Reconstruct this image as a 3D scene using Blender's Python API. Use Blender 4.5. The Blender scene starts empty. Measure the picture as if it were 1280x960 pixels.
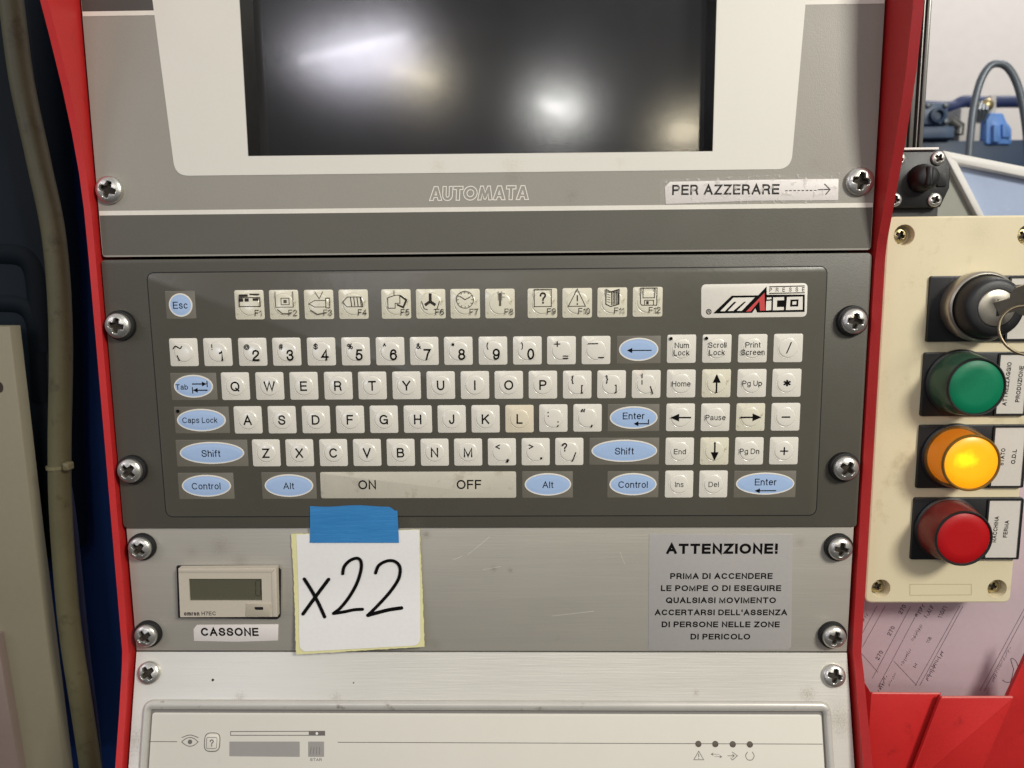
import bpy, bmesh, math, random
from mathutils import Vector, Matrix
random.seed(7)
scene = bpy.context.scene
COL = scene.collection

# ------------------------------------------------------------------ camera
F_PX = 960.0                                   # focal length in pixels of a 1280 px wide picture
RX, RY, RZ = 0.14326557, 0.02068324, -0.00587027
TR = Vector((-18.39778, -80.78829, 482.56561))  # millimetres


def _rot(a, b, c):
    return (Matrix.Rotation(c, 3, 'Z') @ Matrix.Rotation(b, 3, 'Y') @ Matrix.Rotation(a, 3, 'X'))


R3 = _rot(RX, RY, RZ)
M3 = Matrix(((1, 0, 0), (0, 0, -1), (0, 1, 0)))
W2C = R3 @ M3                                  # world directions -> camera (x right, y down, z forward)
C2W = W2C.transposed()
CAM = C2W @ (-TR)                              # camera position in mm

cam_data = bpy.data.cameras.new('camera')
cam = bpy.data.objects.new('camera', cam_data)
COL.objects.link(cam)
cm = Matrix((C2W @ Vector((1, 0, 0)), C2W @ Vector((0, -1, 0)), C2W @ Vector((0, 0, -1)))).transposed().to_4x4()
cm.translation = CAM * 0.001
cam.matrix_world = cm
cam_data.sensor_width = 36.0
cam_data.lens = 36.0 * F_PX / 1280.0
cam_data.clip_start = 0.02
cam_data.clip_end = 50.0
cam_data.dof.use_dof = True
cam_data.dof.focus_distance = 0.488
cam_data.dof.aperture_fstop = 9.0
scene.camera = cam

# ------------------------------------------------------------------ view, world, lamps
scene.view_settings.view_transform = 'Standard'
scene.view_settings.look = 'None'
scene.view_settings.exposure = 0.32
scene.view_settings.gamma = 1.0

world = bpy.data.worlds.new('World')
scene.world = world
world.use_nodes = True
wn = world.node_tree.nodes
wl = world.node_tree.links
for n in list(wn):
    wn.remove(n)
w_out = wn.new('ShaderNodeOutputWorld')
w_bg = wn.new('ShaderNodeBackground')
w_tc = wn.new('ShaderNodeTexCoord')
w_sep = wn.new('ShaderNodeSeparateXYZ')
w_ramp = wn.new('ShaderNodeValToRGB')          # dim shop floor below, bright roof above
w_noise = wn.new('ShaderNodeTexNoise')
w_noise.inputs['Scale'].default_value = 3.2
w_noise.inputs['Detail'].default_value = 3.0
w_mul = wn.new('ShaderNodeMath'); w_mul.operation = 'MULTIPLY_ADD'
w_mul.inputs[1].default_value = 0.5
w_mul.inputs[2].default_value = 0.25
w_add = wn.new('ShaderNodeMath'); w_add.operation = 'ADD'
w_nm = wn.new('ShaderNodeMath'); w_nm.operation = 'MULTIPLY_ADD'
w_nm.inputs[1].default_value = 0.9
w_nm.inputs[2].default_value = -0.45
wl.new(w_tc.outputs['Generated'], w_sep.inputs[0])
wl.new(w_tc.outputs['Generated'], w_noise.inputs['Vector'])
wl.new(w_sep.outputs['Z'], w_mul.inputs[0])
wl.new(w_noise.outputs['Fac'], w_nm.inputs[0])
wl.new(w_mul.outputs[0], w_add.inputs[0])
wl.new(w_nm.outputs[0], w_add.inputs[1])
wl.new(w_add.outputs[0], w_ramp.inputs['Fac'])
cr = w_ramp.color_ramp
cr.elements[0].position = 0.05; cr.elements[0].color = (0.05, 0.05, 0.05, 1)
cr.elements[1].position = 0.75; cr.elements[1].color = (0.94, 0.94, 0.95, 1)
e = cr.elements.new(0.35); e.color = (0.31, 0.31, 0.31, 1)
wl.new(w_ramp.outputs['Color'], w_bg.inputs['Color'])
w_bg.inputs['Strength'].default_value = 0.52
wl.new(w_bg.outputs[0], w_out.inputs['Surface'])


def lamp(name, loc, target, sx, sy, watts, color, roll=0.0, shape='RECTANGLE'):
    d = bpy.data.lights.new(name, 'AREA')
    d.shape = shape
    d.size, d.size_y = sx, sy
    d.energy = watts
    d.color = color
    o = bpy.data.objects.new(name, d)
    COL.objects.link(o)
    o.location = loc
    q = (Vector(target) - Vector(loc)).to_track_quat('-Z', 'Y')
    o.rotation_euler = (q.to_matrix() @ Matrix.Rotation(roll, 3, 'Z')).to_euler()
    return o


# the fittings of the workshop: tubes and spots that glint in the dark screen, a broad warm fitting high on the right
lamp('key_lamp', (1.12, -1.30, 0.80), (0, 0, -0.08), 0.42, 0.30, 23, (1.0, 0.972, 0.885))
lamp('tube_lamp', (-0.68, -2.78, 0.91), (0, 0, 0), 0.46, 0.026, 2.6, (0.95, 0.92, 1.0), roll=0.26)
lamp('window_lamp', (-0.62, -2.84, 0.87), (0, 0, 0), 0.42, 0.16, 1.9, (0.88, 0.86, 1.0), roll=0.2, shape='ELLIPSE')
lamp('warm_spot', (-0.393, -2.78, 0.79), (0, 0, 0), 0.14, 0.06, 0.75, (1.0, 0.88, 0.62), roll=-0.2, shape='ELLIPSE')
lamp('warm_spot', (-0.50, -2.78, 0.815), (0, 0, 0), 0.07, 0.04, 0.25, (1.0, 0.90, 0.68), shape='ELLIPSE')
lamp('white_spot', (0.13, -2.78, 0.672), (0, 0, 0), 0.11, 0.05, 1.0, (1.0, 0.99, 0.95), roll=-0.3, shape='ELLIPSE')
lamp('white_spot', (0.20, -2.78, 0.655), (0, 0, 0), 0.12, 0.09, 0.9, (1.0, 0.99, 0.95), shape='ELLIPSE')
lamp('small_warm_spot', (0.68, -2.78, 0.561), (0, 0, 0), 0.13, 0.08, 1.1, (1.0, 0.88, 0.64), shape='ELLIPSE')
lamp('low_window_lamp', (-1.20, -2.8, -0.24), (0, 0, 0), 0.22, 0.10, 2.6, (0.80, 0.84, 1.0), shape='ELLIPSE')
lamp('side_fill_lamp', (-2.3, -1.7, 0.9), (0, 0, -0.1), 0.9, 0.9, 7, (0.93, 0.90, 1.0))  # lavender fill added to tint the left side, no window seen there
lamp('far_lamp', (1.9, 1.2, 2.2), (1.6, 2.4, 0.4), 1.0, 1.0, 32, (1.0, 0.97, 0.94))

# ------------------------------------------------------------------ frames: flat planes the panels lie in (mm)
HZ = -264.95                                   # fold line between the upright and the sloping front
TILT = math.radians(17.0)


class Frame:
    def __init__(self, origin, tilt):
        c, s = math.cos(tilt), math.sin(tilt)
        self.o = Vector(origin)
        ex = Vector((1, 0, 0)); ey = Vector((0, -s * -1 * -1, c)); en = Vector((0, -c, s))
        ey = Vector((0, s, c))                 # up along the panel (its foot leans towards the viewer)
        en = Vector((0, -c, s))
        self.B = Matrix((ex, ey, en)).transposed()
        self.Bt = self.B.transposed()

    def w(self, x, y, h):                      # local mm -> world metres
        return (self.o + self.B @ Vector((x, y, h))) * 0.001

    def p(self, u, v, h=0.0):                  # measured spot of the photograph -> local x, y on the plane at height h
        d = self.Bt @ (C2W @ Vector(((u - 640) / F_PX, (v - 480) / F_PX, 1)))
        c = self.Bt @ (CAM - self.o)
        s = (h - c.z) / d.z
        q = c + d * s
        return (q.x, q.y)


UP = Frame((0, 0, 0), 0.0)
LOW = Frame((0, 0, HZ), TILT)


def P(u, v, h=0.0, fr=UP):
    return fr.p(u, v, h)


def PP(pts, h=0.0, fr=UP):
    return [fr.p(u, v, h) for u, v in pts]


# ------------------------------------------------------------------ materials
def lin(c):
    out = []
    for v in c:
        v = v / 255.0
        out.append(v / 12.92 if v <= 0.04045 else ((v + 0.055) / 1.055) ** 2.4)
    return out


def mat(name, rgb, rough=0.5, metal=0.0, var=0.10, scale=25.0, fine=0.05, bump=0.0, bump_scale=900.0, stretch=None,
        dirt=0.0, dirt_rgb=(60, 48, 34), dirt_scale=60.0, dirt_at=0.63, coat=0.0, rvar=0.12, spec=0.5, spots=(), spot_rgb=(96, 78, 52)):
    m = bpy.data.materials.new(name)
    m.use_nodes = True
    nt = m.node_tree; N = nt.nodes; L = nt.links
    b = N['Principled BSDF']
    tc = N.new('ShaderNodeTexCoord')
    mp = N.new('ShaderNodeMapping')
    if stretch:
        mp.inputs['Scale'].default_value = stretch
    L.new(tc.outputs['Object'], mp.inputs['Vector'])
    n1 = N.new('ShaderNodeTexNoise'); n1.inputs['Scale'].default_value = scale; n1.inputs['Detail'].default_value = 5
    n2 = N.new('ShaderNodeTexNoise'); n2.inputs['Scale'].default_value = scale * 18; n2.inputs['Detail'].default_value = 3
    L.new(tc.outputs['Object'], n1.inputs['Vector'])
    L.new(mp.outputs[0], n2.inputs['Vector'])
    c = lin(rgb)
    # brightness factor = 1 + var*(n1-.5)*2 + fine*(n2-.5)*2
    a1 = N.new('ShaderNodeMath'); a1.operation = 'MULTIPLY_ADD'; a1.inputs[1].default_value = 2 * var; a1.inputs[2].default_value = 1 - var - fine
    a2 = N.new('ShaderNodeMath'); a2.operation = 'MULTIPLY_ADD'; a2.inputs[1].default_value = 2 * fine
    L.new(n1.outputs['Fac'], a1.inputs[0]); L.new(n2.outputs['Fac'], a2.inputs[0]); L.new(a1.outputs[0], a2.inputs[2])
    mx = N.new('ShaderNodeVectorMath'); mx.operation = 'SCALE'
    mx.inputs[0].default_value = c
    L.new(a2.outputs[0], mx.inputs['Scale'])
    last = mx.outputs[0]
    if dirt > 0:
        n3 = N.new('ShaderNodeTexNoise'); n3.inputs['Scale'].default_value = dirt_scale; n3.inputs['Detail'].default_value = 8; n3.inputs['Roughness'].default_value = 0.7
        L.new(tc.outputs['Object'], n3.inputs['Vector'])
        mr = N.new('ShaderNodeMapRange'); mr.inputs['From Min'].default_value = dirt_at; mr.inputs['From Max'].default_value = dirt_at + 0.10
        mr.inputs['To Max'].default_value = dirt
        L.new(n3.outputs['Fac'], mr.inputs['Value'])
        mm = N.new('ShaderNodeMix'); mm.data_type = 'RGBA'
        L.new(mr.outputs[0], mm.inputs['Factor'])
        L.new(last, mm.inputs['A'])
        mm.inputs['B'].default_value = lin(dirt_rgb) + [1]
        last = mm.outputs['Result']
    if spots:                                     # stains at places of their own: (x, y, z metres, radius mm, strength)
        gm = N.new('ShaderNodeNewGeometry')
        n5 = N.new('ShaderNodeTexNoise'); n5.inputs['Scale'].default_value = 1500; n5.inputs['Detail'].default_value = 6; n5.inputs['Roughness'].default_value = 0.7
        L.new(gm.outputs['Position'], n5.inputs['Vector'])
        for (sx, sy, sz), rad, k in spots:
            dn = N.new('ShaderNodeVectorMath'); dn.operation = 'DISTANCE'; dn.inputs[1].default_value = (sx, sy, sz)
            L.new(gm.outputs['Position'], dn.inputs[0])
            m1 = N.new('ShaderNodeMapRange'); m1.inputs['From Min'].default_value = 0.0; m1.inputs['From Max'].default_value = rad * 0.001
            m1.inputs['To Min'].default_value = 0.22; m1.inputs['To Max'].default_value = -0.10
            L.new(dn.outputs['Value'], m1.inputs['Value'])
            m2 = N.new('ShaderNodeMath'); m2.operation = 'ADD'; L.new(m1.outputs[0], m2.inputs[0]); L.new(n5.outputs['Fac'], m2.inputs[1])
            m3 = N.new('ShaderNodeMapRange'); m3.inputs['From Min'].default_value = 0.57; m3.inputs['From Max'].default_value = 0.80; m3.inputs['To Max'].default_value = k * 0.8
            L.new(m2.outputs[0], m3.inputs['Value'])
            mm = N.new('ShaderNodeMix'); mm.data_type = 'RGBA'
            L.new(m3.outputs[0], mm.inputs['Factor']); L.new(last, mm.inputs['A']); mm.inputs['B'].default_value = lin(spot_rgb) + [1]
            last = mm.outputs['Result']
    L.new(last, b.inputs['Base Color'])
    rr = N.new('ShaderNodeMath'); rr.operation = 'MULTIPLY_ADD'; rr.inputs[1].default_value = 2 * rvar; rr.inputs[2].default_value = rough - rvar
    L.new(n1.outputs['Fac'], rr.inputs[0]); L.new(rr.outputs[0], b.inputs['Roughness'])
    b.inputs['Metallic'].default_value = metal
    b.inputs['Specular IOR Level'].default_value = spec
    if coat:
        b.inputs['Coat Weight'].default_value = coat
        b.inputs['Coat Roughness'].default_value = 0.15
    if bump > 0:
        n4 = N.new('ShaderNodeTexNoise'); n4.inputs['Scale'].default_value = bump_scale; n4.inputs['Detail'].default_value = 3
        L.new(mp.outputs[0], n4.inputs['Vector'])
        bp = N.new('ShaderNodeBump'); bp.inputs['Strength'].default_value = bump; bp.inputs['Distance'].default_value = 0.0006
        L.new(n4.outputs['Fac'], bp.inputs['Height']); L.new(bp.outputs[0], b.inputs['Normal'])
    return m


MT = {}


def at(u, v, fr=UP):
    x, y = P(u, v, 0.0, fr)
    return tuple(fr.w(x, y, 0.0))


MT['panel_grey'] = mat('panel_grey', (150, 145, 135), 0.42, var=0.05, fine=0.03, bump=0.15, bump_scale=1500, spots=[(at(715, 245), 9, 0.3), (at(640, 222), 14, 0.25), (at(1020, 205), 10, 0.2)])
MT['band_grey'] = mat('band_grey', (92, 89, 80), 0.42, var=0.06, fine=0.03, bump=0.12, bump_scale=1500)
MT['top_dark'] = mat('top_dark', (74, 70, 65), 0.45)
MT['bezel_white'] = mat('bezel_white', (220, 216, 205), 0.45, var=0.03, fine=0.02, spots=[(at(548, 207), 10, 0.35), (at(640, 208), 16, 0.30), (at(775, 203), 7, 0.3)], spot_rgb=(168, 152, 112))
MT['recess_black'] = mat('recess_black', (26, 25, 24), 0.5)
MT['black'] = mat('black', (16, 16, 16), 0.55)
MT['black_plastic'] = mat('black_plastic', (27, 27, 28), 0.42, bump=0.2, bump_scale=2500)
MT['rubber'] = mat('rubber', (17, 17, 17), 0.6)
MT['kb_grey'] = mat('kb_grey', (82, 79, 70), 0.46, var=0.05, fine=0.03, bump=0.2, bump_scale=2200, spots=[(at(520, 652), 12, 0.3), (at(150, 395), 14, 0.35)], spot_rgb=(130, 124, 108))
MT['kb_film'] = mat('kb_film', (87, 84, 75), 0.29, var=0.10, scale=11, fine=0.03, bump=0.16, bump_scale=120, rvar=0.10, spots=[(at(797, 459), 9, 0.8), (at(560, 345), 40, 0.12), (at(930, 633), 26, 0.25)], spot_rgb=(104, 84, 58))
MT['key_white'] = mat('key_white', (224, 219, 207), 0.26, var=0.04, fine=0.02, bump=0.03, bump_scale=500, coat=0.3, dirt=0.28, dirt_rgb=(150, 138, 108), dirt_scale=110, dirt_at=0.60, spots=[(at(801, 464), 7, 0.85)], spot_rgb=(150, 96, 48))
MT['key_cream'] = mat('key_cream', (221, 215, 194), 0.28, var=0.06, fine=0.03, dirt=0.55, dirt_rgb=(132, 120, 86), dirt_scale=230, dirt_at=0.57, bump=0.1, coat=0.3)
MT['key_tan'] = mat('key_tan', (221, 210, 186), 0.36, var=0.05, dirt=0.4, dirt_rgb=(160, 132, 95), dirt_scale=150, dirt_at=0.6)
MT['key_clear'] = mat('key_clear', (112, 107, 96), 0.40, var=0.05)
MT['key_blue'] = mat('key_blue', (164, 188, 222), 0.34, var=0.04, fine=0.02)
MT['space_grey'] = mat('space_grey', (196, 190, 174), 0.40, var=0.10, scale=45, dirt=0.3, dirt_rgb=(120, 108, 82), dirt_scale=60, dirt_at=0.56)
MT['ink'] = mat('ink', (12, 11, 11), 0.8, spec=0.1)
MT['ink_grey'] = mat('ink_grey', (104, 99, 94), 0.6)
MT['window_grey'] = mat('window_grey', (150, 146, 140), 0.45, var=0.06, scale=120)
MT['dot_brown'] = mat('dot_brown', (92, 82, 72), 0.5)
MT['ink_soft'] = mat('ink_soft', (54, 50, 46), 0.8, spec=0.1)
MT['ink_faint'] = mat('ink_faint', (84, 78, 66), 0.6)
MT['logo_red'] = mat('logo_red', (196, 62, 62), 0.5)
MT['print_white'] = mat('print_white', (226, 220, 208), 0.5)
MT['plate_alu'] = mat('plate_alu', (177, 172, 161), 0.40, metal=0.25, var=0.06, scale=12, fine=0.06, stretch=(0.03, 1, 1), bump=0.15, bump_scale=900, dirt=0.4, dirt_rgb=(126, 114, 92), dirt_scale=34, dirt_at=0.68, spots=[(at(533, 668), 6, 0.9), (at(275, 684), 18, 0.45), (at(300, 702), 14, 0.4), (at(617, 711), 5, 0.7), (at(638, 713), 4, 0.7), (at(822, 708), 8, 0.7), (at(240, 690), 12, 0.3), (at(1000, 678), 9, 0.4), (at(545, 806), 10, 0.3), (at(880, 812), 3, 0.8)], spot_rgb=(92, 78, 50))
MT['plate_pale'] = mat('plate_pale', (216, 212, 202), 0.34, metal=0.25, var=0.06, scale=8, fine=0.05, stretch=(0.04, 1, 1), bump=0.15, bump_scale=900, dirt=0.6, dirt_rgb=(128, 112, 84), dirt_scale=70, dirt_at=0.72, spots=[(at(1044, 845, LOW), 15, 0.75), (at(1050, 900, LOW), 24, 0.5), (at(1010, 868, LOW), 12, 0.6), (at(187, 840, LOW), 12, 0.6), (at(170, 925, LOW), 22, 0.55), (at(420, 872, LOW), 8, 0.5), (at(870, 866, LOW), 5, 0.6), (at(300, 872, LOW), 9, 0.5)], spot_rgb=(112, 90, 56))
MT['lip_pale'] = mat('lip_pale', (196, 192, 184), 0.34, metal=0.2, var=0.08, scale=30, fine=0.05, dirt=0.75, dirt_rgb=(92, 80, 60), dirt_scale=70, dirt_at=0.62)
MT['face_pale'] = mat('face_pale', (216, 211, 199), 0.42, var=0.04, scale=10, fine=0.015, dirt=0.18, dirt_rgb=(150, 140, 118), dirt_scale=24, dirt_at=0.64)
MT['groove'] = mat('groove', (120, 116, 112), 0.6)
MT['steel'] = mat('steel', (206, 203, 196), 0.33, metal=0.85, var=0.14, scale=160, fine=0.10, bump=0.2, bump_scale=700, dirt=0.4, dirt_rgb=(88, 80, 66), dirt_scale=380, dirt_at=0.66)
MT['brass'] = mat('brass', (176, 160, 120), 0.34, metal=0.9, var=0.2, scale=200)
MT['red_paint'] = mat('red_paint', (194, 40, 39), 0.42, var=0.12, scale=22, fine=0.06, bump=0.3, bump_scale=1700, dirt=0.4, dirt_rgb=(110, 22, 24), dirt_scale=60, dirt_at=0.61)
MT['red_edge'] = mat('red_edge', (206, 104, 96), 0.4, var=0.2, scale=120)
MT['beige_box'] = mat('beige_box', (216, 203, 169), 0.45, var=0.07, scale=16, fine=0.02, bump=0.15, bump_scale=1500, dirt=0.45, dirt_rgb=(168, 150, 112), dirt_scale=22, dirt_at=0.55, spots=[(at(1130, 294), 12, 0.5), (at(1102, 736), 12, 0.55), (at(1246, 736), 12, 0.55), (at(1120, 520), 30, 0.2), (at(1225, 292), 22, 0.2)], spot_rgb=(120, 100, 66))
MT['insert_white'] = mat('insert_white', (206, 200, 190), 0.4, var=0.04)
MT['chrome'] = mat('chrome', (172, 166, 154), 0.36, metal=0.8, var=0.15, scale=120, fine=0.08)
MT['green_lens'] = mat('green_lens', (0, 114, 77), 0.45, var=0.05, fine=0.05, bump=0.1, bump_scale=500, dirt=0.2, dirt_rgb=(60, 130, 100), dirt_scale=220, dirt_at=0.62, spec=0.35)
MT['red_lens'] = mat('red_lens', (172, 12, 18), 0.45, var=0.05, fine=0.05, bump=0.1, bump_scale=500, dirt=0.25, dirt_rgb=(140, 50, 46), dirt_scale=220, dirt_at=0.62, spec=0.35)
MT['note_white'] = mat('note_white', (232, 229, 226), 0.6, var=0.02)
MT['note_edge'] = mat('note_edge', (222, 216, 160), 0.6, var=0.05)
MT['tape_blue'] = mat('tape_blue', (50, 126, 186), 0.5, var=0.10, scale=60, bump=0.5, bump_scale=420, stretch=(0.12, 1, 1))
MT['sticker'] = mat('sticker', (226, 219, 214), 0.45, var=0.03)
MT['sign_silver'] = mat('sign_silver', (178, 174, 170), 0.38, metal=0.15, var=0.04, scale=20)
MT['lcd'] = mat('lcd', (88, 86, 70), 0.25, var=0.05)
MT['lcd_digit'] = mat('lcd_digit', (58, 54, 42), 0.4)
MT['counter_body'] = mat('counter_body', (196, 186, 170), 0.42, var=0.03)
MT['counter_button'] = mat('counter_button', (186, 176, 158), 0.3, var=0.08, scale=90)
MT['navy'] = mat('navy', (30, 62, 122), 0.6, var=0.14, scale=8, spec=0.15)
MT['dark_cover'] = mat('dark_cover', (12, 23, 32), 0.6, var=0.14, scale=10, spec=0.2)
MT['cover_dark'] = mat('cover_dark', (9, 17, 24), 0.6, spec=0.15)
MT['olive'] = mat('olive', (90, 86, 60), 0.5, var=0.28, scale=26, fine=0.08, bump=0.3, bump_scale=400, dirt=0.6, dirt_rgb=(58, 50, 30), dirt_scale=44, dirt_at=0.55)
MT['door_beige'] = mat('door_beige', (134, 127, 106), 0.5, var=0.06, scale=12, dirt=0.6, dirt_rgb=(78, 66, 44), dirt_scale=60, dirt_at=0.68)
MT['wall_white'] = mat('wall_white', (222, 216, 211), 0.8, var=0.04, scale=1.5)
MT['blue_grey'] = mat('blue_grey', (74, 92, 116), 0.45, var=0.2, scale=18)
MT['deep_blue'] = mat('deep_blue', (42, 62, 88), 0.5, var=0.15, scale=10)
MT['cable_blue'] = mat('cable_blue', (42, 56, 100), 0.5)
MT['sky_blue'] = mat('sky_blue', (100, 146, 214), 0.45, var=0.12, scale=30)
MT['conduit'] = mat('conduit', (100, 107, 114), 0.35, metal=0.3, var=0.1)
MT['light_grey'] = mat('light_grey', (196, 192, 188), 0.5)
MT['guard_grey'] = mat('guard_grey', (150, 150, 138), 0.5, var=0.05, scale=6)
MT['guard_white'] = mat('guard_white', (226, 222, 216), 0.5)
MT['guard_pane'] = mat('guard_pane', (172, 186, 212), 0.18, var=0.12, scale=14, dirt=0.3, dirt_rgb=(220, 226, 236), dirt_scale=40, dirt_at=0.58)
MT['profile'] = mat('profile', (96, 95, 92), 0.32, metal=0.4)
MT['paper_pink'] = mat('paper_pink', (190, 168, 173), 0.35, var=0.10, scale=14, bump=0.2, bump_scale=60)
MT['field_edge_shade'] = mat('field_edge_shade', (178, 160, 122), 0.6)
MT['key_ring'] = mat('key_ring', (120, 108, 88), 0.35, metal=0.85)
MT['recess_shade'] = mat('recess_shade', (46, 38, 28), 0.7)


def screen_mat():
    m = mat('screen', (29, 28, 29), 0.135, var=0.25, scale=10, fine=0.08, rvar=0.03, bump=0.022, bump_scale=2200, dirt=0.35, dirt_rgb=(46, 45, 50), dirt_scale=6, dirt_at=0.46)
    b = m.node_tree.nodes['Principled BSDF']
    b.inputs['Specular IOR Level'].default_value = 0.7
    b.inputs['Coat Weight'].default_value = 0.10
    b.inputs['Coat Roughness'].default_value = 0.055
    return m


MT['screen'] = screen_mat()


def film_mat():
    m = bpy.data.materials.new('clear_tape')
    m.use_nodes = True
    nt = m.node_tree; N = nt.nodes; L = nt.links
    b = N['Principled BSDF']; out = N['Material Output']
    b.inputs['Base Color'].default_value = (0.8, 0.76, 0.7, 1); b.inputs['Roughness'].default_value = 0.18
    t = N.new('ShaderNodeBsdfTransparent')
    mx = N.new('ShaderNodeMixShader')
    tc = N.new('ShaderNodeTexCoord')
    nz = N.new('ShaderNodeTexNoise'); nz.inputs['Scale'].default_value = 260; nz.inputs['Detail'].default_value = 4
    mr = N.new('ShaderNodeMapRange'); mr.inputs['From Min'].default_value = 0.56; mr.inputs['From Max'].default_value = 0.68
    mr.inputs['To Min'].default_value = 0.05; mr.inputs['To Max'].default_value = 0.5
    L.new(tc.outputs['Object'], nz.inputs['Vector']); L.new(nz.outputs['Fac'], mr.inputs['Value'])
    bp = N.new('ShaderNodeBump'); bp.inputs['Strength'].default_value = 0.9; bp.inputs['Distance'].default_value = 0.001
    L.new(nz.outputs['Fac'], bp.inputs['Height']); L.new(bp.outputs[0], b.inputs['Normal'])
    L.new(mr.outputs[0], mx.inputs[0]); L.new(t.outputs[0], mx.inputs[1]); L.new(b.outputs[0], mx.inputs[2])
    L.new(mx.outputs[0], out.inputs['Surface'])
    return m


MT['clear_tape'] = film_mat()


def smoky(name, rgb, alpha):
    """tinted clear plastic wall of a lamp cap"""
    m = bpy.data.materials.new(name)
    m.use_nodes = True
    nt = m.node_tree; N = nt.nodes; L = nt.links
    b = N['Principled BSDF']; out = N['Material Output']
    b.inputs['Base Color'].default_value = lin(rgb) + [1]; b.inputs['Roughness'].default_value = 0.22
    t = N.new('ShaderNodeBsdfTransparent'); t.inputs['Color'].default_value = [min(1, 0.35 + 1.2 * c) for c in lin(rgb)] + [1]
    mx = N.new('ShaderNodeMixShader'); mx.inputs[0].default_value = alpha
    L.new(t.outputs[0], mx.inputs[1]); L.new(b.outputs[0], mx.inputs[2]); L.new(mx.outputs[0], out.inputs['Surface'])
    return m


MT['green_wall'] = smoky('green_wall', (70, 104, 84), 0.62)
MT['amber_wall'] = smoky('amber_wall', (170, 120, 50), 0.5)
MT['red_wall'] = smoky('red_wall', (140, 62, 56), 0.62)


def amber_mat():
    m = bpy.data.materials.new('amber_lit')
    m.use_nodes = True
    nt = m.node_tree; N = nt.nodes; L = nt.links
    b = N['Principled BSDF']
    b.inputs['Base Color'].default_value = lin((225, 140, 20)) + [1]; b.inputs['Roughness'].default_value = 0.35
    tc = N.new('ShaderNodeTexCoord'); ln = N.new('ShaderNodeVectorMath'); ln.operation = 'DISTANCE'
    ln.inputs[1].default_value = (-0.0035, 0.0, 0.0022)     # the bulb sits a little off centre
    mp = N.new('ShaderNodeMapping'); mp.inputs['Scale'].default_value = (1, 0, 1.25)
    nz = N.new('ShaderNodeTexNoise'); nz.inputs['Scale'].default_value = 160
    ad = N.new('ShaderNodeMath'); ad.operation = 'MULTIPLY_ADD'; ad.inputs[1].default_value = 0.009
    L.new(tc.outputs['Object'], mp.inputs['Vector']); L.new(mp.outputs[0], ln.inputs[0])
    L.new(tc.outputs['Object'], nz.inputs['Vector']); L.new(nz.outputs['Fac'], ad.inputs[0]); L.new(ln.outputs['Value'], ad.inputs[2])
    rp = N.new('ShaderNodeValToRGB')
    mr = N.new('ShaderNodeMapRange'); mr.inputs['From Min'].default_value = 0.003; mr.inputs['From Max'].default_value = 0.030
    L.new(ad.outputs[0], mr.inputs['Value']); L.new(mr.outputs[0], rp.inputs['Fac'])
    c = rp.color_ramp
    c.elements[0].position = 0.16; c.elements[0].color = (1.0, 0.86, 0.01, 1)
    c.elements[1].position = 1.0; c.elements[1].color = (0.62, 0.22, 0.0, 1)
    k = c.elements.new(0.36); k.color = (0.80, 0.36, 0.005, 1)
    L.new(rp.outputs['Color'], b.inputs['Emission Color']); b.inputs['Emission Strength'].default_value = 0.75
    return m


MT['amber_lit'] = amber_mat()

# ------------------------------------------------------------------ object helpers
ROOT = {}


def root(name, loc_mm, label, cat, group=None, kind=None, fr=UP):
    o = bpy.data.objects.new(name, None)
    COL.objects.link(o)
    o.empty_display_size = 0.01
    o.location = fr.w(*loc_mm)
    tag(o, label, cat, group, kind)
    return o


def tag(o, label=None, cat=None, group=None, kind=None):
    if label: o['label'] = label
    if cat: o['category'] = cat
    if group: o['group'] = group
    if kind: o['kind'] = kind
    return o


def wloc(o):
    v = Vector((0, 0, 0))
    while o is not None:
        v = v + Vector(o.location); o = o.parent
    return v


def inset_poly(poly, d):
    """move every edge of a counter-clockwise polygon inwards by d"""
    n = len(poly); out = []
    for i in range(n):
        a = Vector(poly[i - 1]); b = Vector(poly[i]); c = Vector(poly[(i + 1) % n])
        e1 = (b - a); e2 = (c - b)
        if e1.length < 1e-9 or e2.length < 1e-9:
            out.append(tuple(b)); continue
        e1.normalize(); e2.normalize()
        n1 = Vector((-e1.y, e1.x)); n2 = Vector((-e2.y, e2.x))
        k = 1 + n1.dot(n2)
        m = (n1 + n2) * (d / max(k, 0.5))
        out.append((b.x + m.x, b.y + m.y))
    return out


def area2(poly):
    return sum(poly[i - 1][0] * poly[i][1] - poly[i][0] * poly[i - 1][1] for i in range(len(poly)))


def ccw(poly):
    return list(poly) if area2(poly) > 0 else list(reversed(poly))


def round_poly(pts, r, n=5):
    """corners of a polygon rounded; r is one radius or one per corner"""
    pts = ccw(pts); out = []
    N = len(pts)
    for i in range(N):
        rr = r[i] if isinstance(r, (list, tuple)) else r
        b = Vector(pts[i]); a = Vector(pts[i - 1]); c = Vector(pts[(i + 1) % N])
        d1 = (a - b); d2 = (c - b); l1 = d1.length; l2 = d2.length
        d1.normalize(); d2.normalize()
        ang = math.acos(max(-1, min(1, d1.dot(d2))))
        t = min(rr / math.tan(ang / 2), l1 * 0.49, l2 * 0.49) if rr > 0 else 0
        if t <= 0:
            out.append(tuple(b)); continue
        p0 = b + d1 * t; p2 = b + d2 * t
        for k in range(n + 1):
            s = k / n
            q = p0 * (1 - s) ** 2 + b * 2 * s * (1 - s) + p2 * s ** 2
            # blend of a quadratic towards a circle is close enough at these sizes
            out.append((q.x, q.y))
    return out


def rrect(cx, cy, w, h, r, n=5):
    return round_poly([(cx - w / 2, cy - h / 2), (cx + w / 2, cy - h / 2), (cx + w / 2, cy + h / 2), (cx - w / 2, cy + h / 2)], r, n)


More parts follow.
